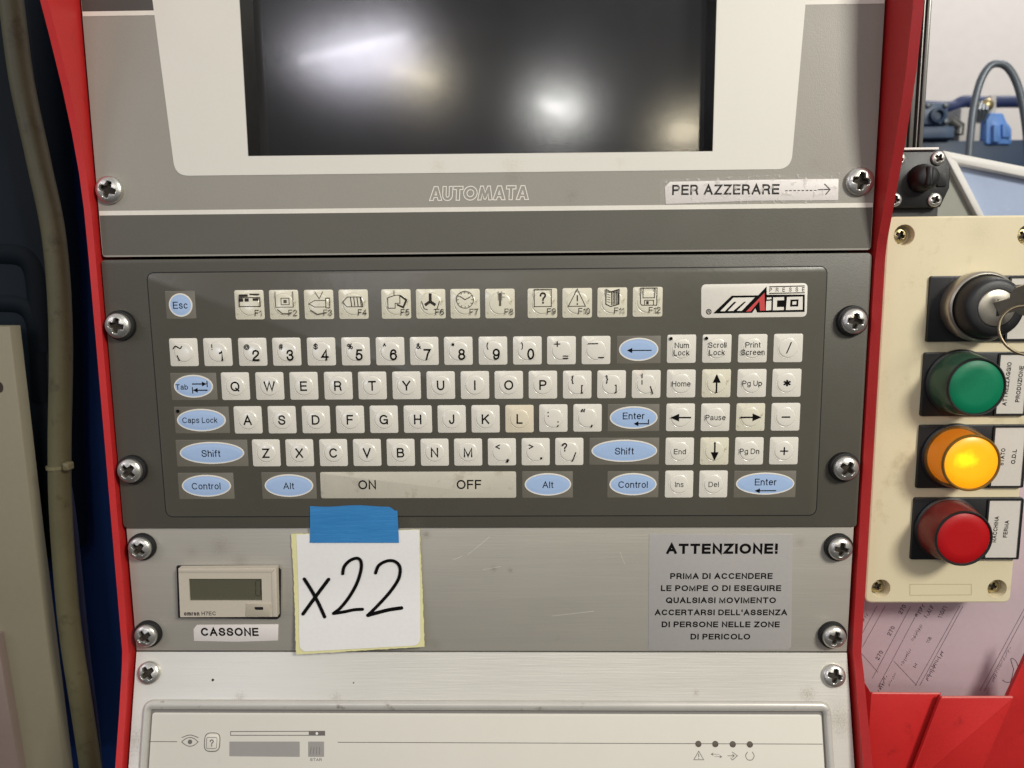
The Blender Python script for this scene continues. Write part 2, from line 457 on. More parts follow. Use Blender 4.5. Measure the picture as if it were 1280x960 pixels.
def circle(cx, cy, r, n=40, ry=None):
    ry = ry or r
    return [(cx + r * math.cos(2 * math.pi * k / n), cy + ry * math.sin(2 * math.pi * k / n)) for k in range(n)]


def smooth_path(pts, n=8):
    """Catmull-Rom through the points"""
    q = [Vector(p) for p in pts]; out = []
    for i in range(len(q) - 1):
        p0 = q[max(i - 1, 0)]; p1 = q[i]; p2 = q[i + 1]; p3 = q[min(i + 2, len(q) - 1)]
        for k in range(n):
            t = k / n
            out.append(0.5 * ((2 * p1) + (p2 - p0) * t + (2 * p0 - 5 * p1 + 4 * p2 - p3) * t * t + (3 * p1 - p0 - 3 * p2 + p3) * t ** 3))
    out.append(q[-1])
    return [tuple(v) for v in out]


# lettering: every character is a few pen strokes (cap height 10), laid as flat ribbons
def _arc(cx, cy, rx, ry, a0, a1, n=10):
    return [(cx + rx * math.cos(math.radians(a0 + (a1 - a0) * k / n)), cy + ry * math.sin(math.radians(a0 + (a1 - a0) * k / n))) for k in range(n + 1)]


def _oval(cx, cy, rx, ry):
    return ['o'] + _arc(cx, cy, rx, ry, 0, 345, 23)


def _sm(*p):
    return smooth_path(p, 4)


_SIX = [_sm((5.6, 7.7), (4.9, 9.4), (3.2, 10), (1.0, 8.7), (0.05, 5.2), (0.05, 3.2)), _oval(3.1, 3.15, 3.05, 3.15)]
_S = _sm((7.0, 7.4), (6.1, 9.3), (3.7, 10), (1.3, 9.3), (0.45, 7.5), (1.4, 5.9), (3.7, 5.1), (6.3, 4.2), (7.3, 2.6), (6.3, 0.7), (3.7, 0), (1.1, 0.8), (0, 2.9))
_P = [(0, 0), (0, 10), (4.2, 10)] + _arc(4.2, 7.3, 2.9, 2.7, 90, -90, 7) + [(0, 4.6)]
_DOT = [(0, 0), (0, 0.35)]
STROKES = {
    ' ': (2.6, []), 'A': (8.4, [[(0, 0), (4.2, 10), (8.4, 0)], [(1.7, 3.3), (6.7, 3.3)]]),
    'B': (7.4, [[(0, 5.2), (0, 10), (4.3, 10)] + _arc(4.3, 7.6, 2.5, 2.4, 90, -90, 7) + [(0, 5.2)], [(0, 5.2), (0, 0), (4.7, 0)] + _arc(4.7, 2.6, 2.7, 2.6, -90, 90, 7) + [(4.3, 5.2)]]),
    'C': (8.4, [_arc(4.4, 5, 4.4, 5, 42, 318, 16)]), 'D': (8.0, [['o', (0, 0), (0, 10), (3.5, 10)] + _arc(3.5, 5, 4.5, 5, 90, -90, 10)]),
    'E': (6.8, [[(6.8, 10), (0, 10), (0, 0), (6.8, 0)], [(0, 5.2), (6.3, 5.2)]]), 'F': (6.4, [[(6.4, 10), (0, 10), (0, 0)], [(0, 5.1), (5.7, 5.1)]]),
    'G': (8.8, [_arc(4.5, 5, 4.5, 5, 45, 322, 16) + [(8.6, 2.2), (8.6, 4.7), (5.0, 4.7)], [(8.6, 3.0), (8.6, 0)]]),
    'H': (7.4, [[(0, 0), (0, 10)], [(7.4, 0), (7.4, 10)], [(0, 5.3), (7.4, 5.3)]]), 'I': (0, [[(0, 0), (0, 10)]]),
    'J': (5.2, [[(5.2, 10)] + _arc(2.6, 2.9, 2.6, 2.9, 0, -180, 10)]), 'K': (7.6, [[(0, 0), (0, 10)], [(7.2, 10), (0, 3.4)], [(2.7, 5.9), (7.6, 0)]]),
    'L': (5.8, [[(0, 10), (0, 0), (5.8, 0)]]), 'M': (8.8, [[(0, 0), (0, 10), (4.4, 0.4), (8.8, 10), (8.8, 0)]]), 'N': (7.4, [[(0, 0), (0, 10), (7.4, 0), (7.4, 10)]]),
    'O': (9.2, [_oval(4.6, 5, 4.6, 5)]), 'P': (7.1, [_P]), 'Q': (9.2, [_oval(4.6, 5, 4.6, 5), [(5.6, 2.6), (8.8, -0.3)]]),
    'R': (7.6, [_P, _sm((3.9, 4.6), (5.6, 4.3), (6.6, 3.2), (6.8, 1.2), (7.4, 0))]), 'S': (7.3, [_S]), 'T': (7.6, [[(0, 10), (7.6, 10)], [(3.8, 10), (3.8, 0)]]),
    'U': (7.4, [[(0, 10)] + _arc(3.7, 3.7, 3.7, 3.7, 180, 360) + [(7.4, 10)]]), 'V': (8.0, [[(0, 10), (4, 0), (8, 10)]]), 'W': (11.6, [[(0, 10), (2.9, 0), (5.8, 10), (8.7, 0), (11.6, 10)]]),
    'X': (7.6, [[(0, 0), (7.6, 10)], [(0, 10), (7.6, 0)]]), 'Y': (8.0, [[(0, 10), (4, 4.3), (8, 10)], [(4, 4.3), (4, 0)]]), 'Z': (7.2, [[(0, 10), (7.2, 10), (0, 0), (7.2, 0)]]),
    '0': (6.0, [_oval(3, 5, 3, 5)]), '1': (3.2, [[(0.2, 7.5), (1.8, 7.9), (2.9, 8.8), (3.2, 10), (3.2, 0)]]),
    '2': (6.2, [_sm((0.1, 6.9), (0.7, 9.0), (3.1, 10), (5.5, 9.0), (6.0, 7.2), (5.0, 5.3), (2.3, 3.0), (0.6, 1.5), (0.05, 0)) + [(6.2, 0)]]),
    '3': (6.1, [_sm((0.2, 7.4), (1.0, 9.3), (3.0, 10), (5.1, 9.2), (5.7, 7.5), (4.8, 5.9), (2.7, 5.4)), _sm((2.7, 5.4), (5.1, 4.7), (6.1, 2.9), (5.2, 0.8), (3.0, 0), (0.9, 0.8), (0, 2.7))]),
    '4': (6.4, [[(4.7, 0), (4.7, 10), (0, 3), (6.4, 3)]]), '5': (6.1, [[(5.7, 10), (1.2, 10), (0.5, 5.1)], _sm((0.5, 5.1), (2.9, 6.3), (5.3, 5.3), (6.1, 3.2), (5.1, 0.9), (2.8, 0), (0.8, 0.8), (0, 2.5))]),
    '6': (6.15, _SIX), '7': (6.2, [[(0, 10), (6.2, 10), (3.6, 5.4), (2.2, 0)]]), '8': (6.2, [_oval(3.1, 7.6, 2.6, 2.4), _oval(3.1, 2.65, 3.1, 2.65)]),
    '9': (6.15, [[q if q == 'o' else (6.15 - q[0], 10 - q[1]) for q in s] for s in _SIX]),
    'a': (5.8, [_sm((0.4, 5.4), (1.0, 6.9), (2.8, 7.3), (4.6, 6.7), (5.1, 5.2), (5.1, 1.6), (5.7, 0)), _sm((5.1, 4.4), (2.2, 3.8), (0.2, 2.9), (0.1, 1.2), (1.7, 0), (4.0, 0.8), (5.1, 2.4))]),
    'b': (5.9, [[(0, 0), (0, 10)], _oval(2.95, 3.65, 2.95, 3.65)]), 'c': (5.5, [_arc(2.9, 3.65, 2.9, 3.65, 42, 318, 12)]), 'd': (5.9, [[(5.9, 0), (5.9, 10)], _oval(2.95, 3.65, 2.95, 3.65)]),
    'e': (6.0, [_arc(3.0, 3.65, 3.0, 3.65, 5, 312, 14), [(0, 3.9), (6.0, 3.9)]]), 'f': (3.0, [_sm((3.2, 9.9), (1.9, 9.8), (1.3, 8.6)) + [(1.3, 0)], [(0, 7.1), (3.0, 7.1)]]),
    'g': (5.9, [_oval(2.95, 3.65, 2.95, 3.65), [(5.9, 7.3)] + _arc(2.95, -0.5, 2.95, 2.2, 0, -150, 8)]), 'h': (5.4, [[(0, 0), (0, 10)], [(0, 4)] + _arc(2.7, 4.6, 2.7, 2.7, 180, 0, 8) + [(5.4, 0)]]),
    'i': (0, [[(0, 0), (0, 6.4)], [(0, 9.7), (0, 9.95)]]), 'k': (5.2, [[(0, 0), (0, 10)], [(4.9, 7.3), (0, 2.7)], [(1.9, 4.5), (5.2, 0)]]), 'l': (0, [[(0, 0), (0, 10)]]),
    'm': (9.0, [[(0, 0), (0, 7.3)], [(0, 4)] + _arc(2.25, 5, 2.25, 2.3, 180, 0, 8) + [(4.5, 0)], [(4.5, 4)] + _arc(6.75, 5, 2.25, 2.3, 180, 0, 8) + [(9, 0)]]),
    'n': (5.4, [[(0, 0), (0, 7.3)], [(0, 4)] + _arc(2.7, 4.6, 2.7, 2.7, 180, 0, 8) + [(5.4, 0)]]), 'o': (5.9, [_oval(2.95, 3.65, 2.95, 3.65)]), 'p': (5.9, [[(0, -2.8), (0, 7.3)], _oval(2.95, 3.65, 2.95, 3.65)]),
    'r': (3.0, [[(0, 0), (0, 7.3)], [(0, 3.6)] + _arc(3.0, 4.4, 3.0, 2.8, 180, 92, 5)]),
    's': (5.2, [_sm((4.9, 6.0), (4.2, 7.0), (2.6, 7.4), (0.9, 6.9), (0.3, 5.6), (1.1, 4.4), (2.7, 3.8), (4.5, 3.1), (5.3, 1.9), (4.4, 0.4), (2.6, -0.1), (0.8, 0.4), (0, 1.5))]),
    't': (2.9, [[(1.3, 9.4)] + _sm((1.3, 1.6), (1.7, 0.4), (2.9, 0.1)), [(0, 7.1), (2.9, 7.1)]]), 'u': (5.2, [[(0, 7.3)] + _arc(2.6, 2.7, 2.6, 2.7, 180, 360, 8) + [(5.2, 3)], [(5.2, 7.3), (5.2, 0)]]),
    '.': (0, [_DOT]), ',': (0, [[(0, 0.4), (0, 0), (-0.6, -1.5)]]), ':': (0, [_DOT, [(0, 6.2), (0, 6.6)]]), ';': (0, [[(0, 0.4), (0, 0), (-0.6, -1.5)], [(0, 6.2), (0, 6.6)]]),
    '!': (0, [[(0, 10), (0, 4.4)], _DOT]), '?': (5.5, [_sm((0, 7.5), (0.8, 9.4), (2.8, 10), (4.9, 9.2), (5.5, 7.4), (4.6, 5.8), (3.2, 4.6), (2.8, 2.9)), [(2.8, 0), (2.8, 0.35)]]),
    "'": (0, [[(0, 10), (0, 7.2)]]), '\u201c': (2.6, [[(0, 7.3), (0, 8.2), (0.7, 9.8)], [(2.6, 7.3), (2.6, 8.2), (3.3, 9.8)]]), '/': (3.4, [[(0, -0.2), (3.4, 10.2)]]), '*': (5.0, [[(2.5, 10), (2.5, 5)], [(0.3, 8.8), (4.7, 6.2)], [(0.3, 6.2), (4.7, 8.8)]]),
    '(': (2.4, [_arc(5.0, 4, 5.0, 7.6, 120, 240, 8)]), ')': (2.4, [[(2.4 - a, b) for a, b in _arc(5.0, 4, 5.0, 7.6, 120, 240, 8)]]), '[': (2.2, [[(2.2, 10.4), (0, 10.4), (0, -2), (2.2, -2)]]), ']': (2.2, [[(0, 10.4), (2.2, 10.4), (2.2, -2), (0, -2)]]),
    '{': (2.8, [_sm((2.8, 10.4), (1.5, 9.6), (1.5, 6.0), (0, 4.2), (1.5, 2.4), (1.5, -1.2), (2.8, -2))]), '}': (2.8, [_sm((0, 10.4), (1.3, 9.6), (1.3, 6.0), (2.8, 4.2), (1.3, 2.4), (1.3, -1.2), (0, -2))]),
    '<': (6, [[(6, 8), (0, 5), (6, 2)]]), '>': (6, [[(0, 8), (6, 5), (0, 2)]]), '@': (11, [_arc(5.5, 4.4, 5.5, 5.8, -55, 285, 20), _oval(5.4, 4.4, 2.4, 2.8), [(8.2, 7.2), (7.7, 2.6), (9.4, 1.9), (10.9, 4.2)]]),
    '#': (6.4, [[(2.0, 10), (1.0, 0)], [(5.4, 10), (4.4, 0)], [(0, 6.6), (6.4, 6.6)], [(0, 3.2), (6.4, 3.2)]]), '$': (7.3, [_S, [(3.65, 11.2), (3.65, -1.2)]]), '%': (9.6, [_oval(2.1, 7.4, 2.0, 2.5), _oval(7.5, 2.5, 2.0, 2.5), [(7.4, 10.2), (2.2, -0.2)]]),
    '&': (7.6, [_sm((7.6, 0), (1.7, 7.2), (1.9, 9.3), (3.2, 10), (4.5, 9.2), (4.2, 7.3), (1.0, 4.6), (0, 2.4), (1.0, 0.5), (3.2, 0), (5.6, 1.6), (6.9, 4.6))]), '^': (4.6, [[(0, 5.5), (2.3, 10), (4.6, 5.5)]]), '-': (3.4, [[(0, 4), (3.4, 4)]]),
}
CAP = 10.0
_TX = {}


def glyphs(s, bold=0.0):
    """a line of lettering as flat quads: points (x, y, layer), faces, left and right end"""
    key = (s, bold)
    if key in _TX:
        return _TX[key]
    w = 1.6 + 30.0 * bold
    hw = w / 2
    vs, fs = [], []
    cx = 0.0
    for ch in s:
        adv, strokes = STROKES[ch]
        lay = 0
        for st in strokes:
            closed = st[0] == 'o'
            pts = [(cx + hw + (x * (adv - (0 if adv < 1 else w * 0.55)) / max(adv, 1e-6) if adv > 0 else x), hw + y * (10 - w) / 10) for x, y in (st[1:] if closed else st)]
            q = []
            for p in pts:
                v = Vector(p)
                if not q or (v - q[-1]).length > 0.12: q.append(v)
            if closed and (q[0] - q[-1]).length < 0.12: q.pop()
            n = len(q)
            if not closed:                        # square ends reach the full height
                q[0] = q[0] + (q[0] - q[1]).normalized() * hw; q[-1] = q[-1] + (q[-1] - q[-2]).normalized() * hw
            b0 = len(vs)
            for i in range(n):
                a = q[i - 1] if (closed or i) else q[i]; c = q[(i + 1) % n] if (closed or i < n - 1) else q[i]
                d1 = (q[i] - a) if (closed or i) else (c - q[i]); d2 = (c - q[i]) if (closed or i < n - 1) else (q[i] - a)
                d1 = d1.normalized(); d2 = d2.normalized()
                n1 = Vector((-d1.y, d1.x)); n2 = Vector((-d2.y, d2.x))
                m = (n1 + n2) / max(1 + n1.dot(n2), 0.30) * hw
                vs.append((q[i].x + m.x, q[i].y + m.y, lay)); vs.append((q[i].x - m.x, q[i].y - m.y, lay))
            for i in range(n if closed else n - 1):
                j = (i + 1) % n
                fs.append((b0 + 2 * i + 1, b0 + 2 * j + 1, b0 + 2 * j, b0 + 2 * i))
            lay += 1
        cx += adv - (0 if adv < 1 else w * 0.55) + w + (1.55 if ch != ' ' else 0.6)
    xs = [v[0] for v in vs] or [0]
    _TX[key] = (vs, fs, min(xs), max(xs))
    return _TX[key]


class MB:
    """collects shapes (in mm, in a frame) into one mesh"""

    def __init__(self, fr=UP, at=(0, 0, 0)):
        self.bm = bmesh.new(); self.fr = fr; self.at = at

    def v(self, x, y, h):
        return self.bm.verts.new(self.fr.w(x, y, h))

    def f(self, vs, mi=0):
        try:
            fc = self.bm.faces.new(vs); fc.material_index = mi; return fc
        except ValueError:
            return None

    def sheet(self, poly, h, mi=0):
        poly = ccw(poly)
        return self.f([self.v(x, y, h) for x, y in poly], mi)

    def quad3(self, pts, mi=0):
        return self.f([self.v(*p) for p in pts], mi)

    def prism(self, poly, h0, h1, bevel=0.0, mi=0, top_mi=None, back=False):
        poly = ccw(poly); n = len(poly)
        rings = [(poly, h0)]
        if bevel > 0:
            rings += [(poly, h1 - bevel), (inset_poly(poly, bevel * 0.3), h1 - bevel * 0.3), (inset_poly(poly, bevel), h1)]
        else:
            rings += [(poly, h1)]
        vr = [[self.v(x, y, h) for x, y in pl] for pl, h in rings]
        for a, b in zip(vr, vr[1:]):
            for i in range(n):
                j = (i + 1) % n
                self.f([a[i], a[j], b[j], b[i]], mi)
        self.f(vr[-1], mi if top_mi is None else top_mi)
        if back:
            self.f(list(reversed(vr[0])), mi)

    def plate(self, outer, holes, h0, h1, mi=0):
        """sheet with holes, walls down to h0"""
        es = []
        loops = [ccw(outer)] + [list(reversed(ccw(h))) for h in holes]
        for lp in loops:
            vs = [self.v(x, y, h1) for x, y in lp]
            for i in range(len(vs)):
                es.append(self.bm.edges.new((vs[i - 1], vs[i])))
            if h0 < h1 - 1e-6:
                t = [self.v(x, y, h1) for x, y in lp]; b = [self.v(x, y, h0) for x, y in lp]
                for i in range(len(t)):
                    j = (i + 1) % len(t)
                    self.f([b[i], b[j], t[j], t[i]], mi)
        r = bmesh.ops.triangle_fill(self.bm, use_beauty=True, use_dissolve=False, edges=es)
        nrm = self.fr.B @ Vector((0, 0, 1))
        for g in r['geom']:
            if isinstance(g, bmesh.types.BMFace):
                g.normal_update()
                if g.normal.dot(nrm) < 0: g.normal_flip()
                g.material_index = mi

    def ribbon(self, pts, w, h, mi=0, closed=False, caps=True):
        """a flat line of width w"""
        q = [Vector(p) for p in pts]
        n = len(q)
        L = []; Rr = []
        for i in range(n):
            if closed:
                a = q[i - 1]; c = q[(i + 1) % n]
            else:
                a = q[max(i - 1, 0)]; c = q[min(i + 1, n - 1)]
            b = q[i]
            d1 = (b - a) if (b - a).length > 1e-9 else (c - b)
            d2 = (c - b) if (c - b).length > 1e-9 else (b - a)
            d1 = d1.normalized(); d2 = d2.normalized()
            n1 = Vector((-d1.y, d1.x)); n2 = Vector((-d2.y, d2.x))
            m = (n1 + n2) / max(1 + n1.dot(n2), 0.4)
            L.append(b + m * w / 2); Rr.append(b - m * w / 2)
        lv = [self.v(p.x, p.y, h) for p in L]; rv = [self.v(p.x, p.y, h) for p in Rr]
        for i in range(n if closed else n - 1):
            j = (i + 1) % n
            self.f([rv[i], rv[j], lv[j], lv[i]], mi)
        if caps and not closed:
            for e, o, a, b in ((0, 1, lv[0], rv[0]), (n - 1, n - 2, rv[-1], lv[-1])):
                d = (q[e] - q[o]).normalized(); s = Vector((-d.y, d.x)) * (1 if e else -1)
                sgn = 1
                fan = []
                base = Vector(L[0] - q[0]) if e == 0 else Vector(Rr[-1] - q[-1])
                for k in range(1, 5):
                    an = math.pi * k / 5
                    c, si = math.cos(an), math.sin(an)
                    p = q[e] + Vector((base.x * c - base.y * si, base.x * si + base.y * c))
                    fan.append(self.v(p.x, p.y, h))
                self.f([a] + fan + [b], mi)

    def lathe(self, cx, cy, prof, seg=40, kx=1.0, ky=1.0, mi=0, cap=True):
        """rings (r, h); the last one is closed"""
        rings = []
        for r, h in prof:
            rings.append([self.v(cx + r * kx * math.cos(2 * math.pi * k / seg), cy + r * ky * math.sin(2 * math.pi * k / seg), h) for k in range(seg)])
        for a, b in zip(rings, rings[1:]):
            for i in range(seg):
                j = (i + 1) % seg
                self.f([a[i], a[j], b[j], b[i]], mi)
        if cap:
            self.f(rings[-1], mi)

    def text(self, s, cx, cy, cap, h, width=None, bold=0.0, ws=1.0, rot=0.0, align='c', mi=0, shear=0.0):
        vs, fs, x0, x1 = glyphs(s, bold)
        if not fs: return
        k = cap / CAP
        kx = k * ws if width is None else width / (x1 - x0)
        ox = {'c': -(x0 + x1) / 2, 'l': -x0, 'r': -x1}[align]
        c, si = math.cos(rot), math.sin(rot)
        out = []
        for x, y, lay in vs:
            a = (x + ox) * kx; b = y * k - cap / 2
            a += shear * b
            out.append(self.v(cx + a * c - b * si, cy + a * si + b * c, h + 0.010 * lay))
        for t in fs:
            self.f([out[i] for i in t], mi)

    def tube(self, pts, r, seg=14, mi=0):
        """round bar through points given as (x, y, h)"""
        q = [Vector(p) for p in pts]; n = len(q); rings = []
        up = Vector((0.13, 0.05, 1)).normalized()
        for i in range(n):
            d = (q[min(i + 1, n - 1)] - q[max(i - 1, 0)]).normalized()
            a = d.cross(up)
            if a.length < 1e-4: a = d.cross(Vector((1, 0, 0)))
            a.normalize(); b = d.cross(a)
            rad = r[i] if isinstance(r, (list, tuple)) else r
            rings.append([self.v(*(q[i] + a * (rad * math.cos(2 * math.pi * k / seg)) + b * (rad * math.sin(2 * math.pi * k / seg)))) for k in range(seg)])
        for a, b in zip(rings, rings[1:]):
            for i in range(seg):
                j = (i + 1) % seg
                self.f([a[i], a[j], b[j], b[i]], mi)
        self.f(list(reversed(rings[0])), mi); self.f(rings[-1], mi)

    def box(self, x0, x1, y0, y1, h0, h1, b=0.0, mi=0):
        self.prism([(x0, y0), (x1, y0), (x1, y1), (x0, y1)], h0, h1, b, mi, back=True)

    def mesh(self, name, mats, origin=None, smooth=35.0):
        me = bpy.data.meshes.new(name)
        o = origin if origin is not None else Vector((0, 0, 0))
        for v in self.bm.verts: v.co -= o
        self.bm.normal_update()
        self.bm.to_mesh(me); self.bm.free()
        for m in (mats if isinstance(mats, (list, tuple)) else [mats]):
            me.materials.append(MT[m])
        for p in me.polygons: p.use_smooth = True
        me.set_sharp_from_angle(angle=math.radians(smooth))
        return me

    def build(self, name, mats, parent=None, origin=None, smooth=35.0):
        """link as one object; origin (world metres) is where the object stands, by default its parent's place"""
        if origin is None:
            origin = wloc(parent) if parent is not None else Vector((0, 0, 0))
        me = self.mesh(name, mats, origin, smooth)
        o = bpy.data.objects.new(name, me)
        COL.objects.link(o)
        if parent is not None:
            o.parent = parent
            o.location = origin - wloc(parent)
        else:
            o.location = origin
        return o


def line_pts(*px, fr=UP, h=0.0):
    return [fr.p(u, v, h) for u, v in px]


# ------------------------------------------------------------------ screws (one of each kind, copied)
def cross_depth(x, y, r):
    """depth of a cross recess at x, y of a head of radius r"""
    L, w = r * 0.62, r * 0.15
    d = 0.0
    for a, b in ((x, y), (y, x)):
        t = max(abs(a) / L, 0.0)
        ww = w * (1.25 - 0.4 * t)
        if t < 1 and abs(b) < ww * 1.5:
            e = min(1, (ww * 1.5 - abs(b)) / (ww * 0.6)) * min(1, (1 - t) / 0.15)
            d = max(d, e)
    return d * r * 0.46


_SC = {}


def screw_mesh(kind):
    if kind in _SC: return _SC[kind]
    r, hh, base, m = {'big': (7.9, 4.6, 3.4, 'steel'), 'low': (7.6, 4.2, 0.0, 'steel'), 'small': (4.0, 2.0, 0.0, 'steel'), 'brass': (4.6, 2.2, 0.0, 'brass')}[kind]
    mb = MB(); seg = 72; nr = 26
    rings = []
    prof = [(1.0, -0.02 * hh / 4), (1.0, 0.28)]
    for k in range(nr):
        t = 1 - k / nr
        prof.append((t if k else 0.985, None))
    allr = []
    for t, hv in prof:
        ring = []
        for s in range(seg):
            an = 2 * math.pi * s / seg
            x, y = r * t * math.cos(an), r * t * math.sin(an)
            if hv is not None:
                h = base + hv * hh
            else:
                h = base + hh * (0.28 + 0.72 * math.sqrt(max(0, 1 - (t * 0.985) ** 2)) ** 0.9) - cross_depth(x, y, r)
            ring.append(mb.v(x, y, h))
        allr.append(ring)
    for a, b in zip(allr, allr[1:]):
        for i in range(seg):
            j = (i + 1) % seg
            f = mb.f([a[i], a[j], b[j], b[i]])
            p = f.calc_center_median() * 1000            # shade inside the cross recess painted as dark faces
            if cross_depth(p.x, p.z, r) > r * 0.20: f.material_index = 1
    c = mb.v(0, 0, base + hh - r * 0.46)
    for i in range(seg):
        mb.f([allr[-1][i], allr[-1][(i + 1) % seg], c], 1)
    me = mb.mesh('screw', [m, 'recess_shade'], smooth=50)
    wm = None
    if kind == 'big':
        w = MB()
        w.lathe(0, 0, [(9.6, 0), (9.6, 2.6), (9.2, 3.2), (8.4, 3.4), (7.6, 3.3), (7.3, 3.0)], 48)
        wm = w.mesh('washer', 'rubber')
    _SC[kind] = (me, wm)
    return _SC[kind]


def put_screw(kind, parent, u, v, fr=UP, h=0.0, spin=0.0, scale=1.0, dx=0.0, dy=0.0):
    """a screw whose foot stands on the plane at height h; u, v is where its washer or foot shows"""
    x, y = fr.p(u, v, h)
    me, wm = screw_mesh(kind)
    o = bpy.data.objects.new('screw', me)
    COL.objects.link(o); o.parent = parent
    rot = (fr.B @ UP.Bt).to_4x4() @ Matrix.Rotation(spin, 4, 'Y') @ Matrix.Scale(scale, 4)
    T = Matrix.Translation(fr.w(x, y, h) - wloc(parent))
    o.matrix_local = T @ rot
    if wm:
        w = bpy.data.objects.new('washer', wm)
        COL.objects.link(w); w.parent = o
        w.location = (dx * 0.001, 0, dy * 0.001)
    return o


# ================================================================== SETTING BEHIND THE CONSOLE
def back_wall():
    mb = MB()
    a = [(-3200, -2600), (3600, -2600), (3600, 2400), (-3200, 2400)]
    mb.sheet(a, -2600)
    o = mb.build('wall', 'wall_white')
    tag(o, 'plain white workshop wall far behind the machine', 'wall', kind='structure')


back_wall()

# ================================================================== RED CABINET
def cabinet():
    r = root('control_cabinet', (0, -420, 0), 'red painted sheet metal cabinet whose two cheeks frame the grey control panels', 'cabinet')

    def cheek(x0, x1, prof, lab):
        mb = MB()
        prof = sorted(prof, reverse=True)
        back = -70
        ring0 = []; ring1 = []
        pts = [(z, h) for z, h in prof]
        a = [mb.v(x0, z, h - (3.8 if x0 > 0 else 0)) for z, h in pts]; b = [mb.v(x1, z, h) for z, h in pts]
        a2 = [mb.v(x0, z, back) for z, h in pts]; b2 = [mb.v(x1, z, back) for z, h in pts]
        for i in range(len(pts) - 1):
            mb.f([a[i], a[i + 1], b[i + 1], b[i]])             # edge that faces the viewer
            mb.f([a2[i], a2[i + 1], a[i + 1], a[i]])           # one side
            mb.f([b[i], b[i + 1], b2[i + 1], b2[i]])           # other side
        bmesh.ops.bevel(mb.bm, geom=[e for e in mb.bm.edges if len(e.link_faces) == 2 and e.calc_face_angle(0) > 1.2], offset=0.0011, segments=3, affect='EDGES')
        o = mb.build('side_panel', 'red_paint', r, smooth=40)
        o['label'] = lab
    t = math.tan(TILT)
    lower = lambda z, d: d + (HZ - z) * t
    cheek(-247.6, -243.2, [(235, 58), (200, 48), (156, 35.5), (128, 26), (100, 17.5), (75, 11.5), (52, 7.5), (30, 5.6), (0, 5), (-120, 5), (-262, 5.5),
                           (-272, 7.5), (-300, lower(-300, 4.5)), (-337, lower(-337, 4.5)), (-420, lower(-420, 4.5))], 'red cheek at the side of the hose, lit bright')
    cheek(243.2, 247.4, [(235, 44), (200, 40), (156, 37), (128, 35), (100, 32), (80, 28), (60, 23.5), (40, 18), (22, 13), (6, 8.5), (-8, 6.6), (-120, 6.4), (-262, 6.8),
                         (-274, 12.5), (-290, 18), (-337, 36), (-420, 61)], 'red cheek beside the beige button box, shaded on its inner face')
    mb = MB()
    mb.box(-243.1, 243.1, HZ - 2, 240, -75, -40)
    mb.build('shell', 'black', r)
    mb = MB(LOW)
    mb.box(-243.1, 243.1, -190, 0, -75, -12)
    mb.build('shell', 'black', r)
    # document pocket on the outside of the cheek
    mb = MB()
    mb.box(248, 460, -430, -205, -52, -48)
    mb.build('pocket_back', 'red_paint', r)
    hA, hB = 10.0, 15.0
    mb = MB()
    A = PP([(1089, 867), (1177, 867.5), (1133, 985), (1081, 985)], hA)
    mb.prism(A, hA - 2.0, hA, 0.7)
    B = PP([(1176, 872), (1268, 872), (1216, 990), (1131, 990)], hB)
    mb.prism(round_poly(B, 1.0), hB - 2.2, hB, 0.8)
    # fold that joins the two facets
    a0 = P(1173, 867.5, hA - 0.4); a1 = P(1131, 985, hA - 0.4); b0 = P(1178, 873, hB - 0.6); b1 = P(1134, 990, hB - 0.6)
    mb.quad3([(a0[0], a0[1], hA - 0.4), (a1[0], a1[1], hA - 0.4), (b1[0], b1[1], hB - 0.6), (b0[0], b0[1], hB - 0.6)])
    # left wall running back to the cheek
    c0 = P(1076, 845, 7); c1 = P(1076, 990, 30)
    mb.quad3([(248, c0[1], -46), (248, -430, -46), (A[-1][0], A[-1][1], hA), (c0[0] + 1, c0[1], 7)])
    l0 = A[0]; l1 = A[-1]
    for q in ([(248.2, l0[1] + 12, -2), (248.2, l1[1], 8), (l1[0], l1[1], hA), (l0[0], l0[1], hA)],):
        mb.quad3(q)
    dp = mb.build('document_pocket', 'red_paint', r)
    for pl, hh in ((A, hA), (B, hB)):             # paint rubbed pale along the mouth
        mb = MB(); tp = sorted(pl, key=lambda q: -q[1])[:2]
        mb.tube([(tp[0][0] * .98 + tp[1][0] * .02, tp[0][1] - 0.2, hh - 0.9), (tp[1][0] * .98 + tp[0][0] * .02, tp[1][1] - 0.2, hh - 0.9)], 0.75, 8)
        mb.build('worn_edge', 'red_edge', dp)
    # right flank of the pocket
    mb = MB()
    q0 = P(1258, 874, -6); q1 = P(1292, 800, -6); q2 = P(1300, 1000, -6); q3 = P(1200, 1000, -6)
    mb.prism([q0, q1, q2, q3], -9, -6, 0.8)
    mb.build('pocket_flank', 'red_paint', r)


cabinet()

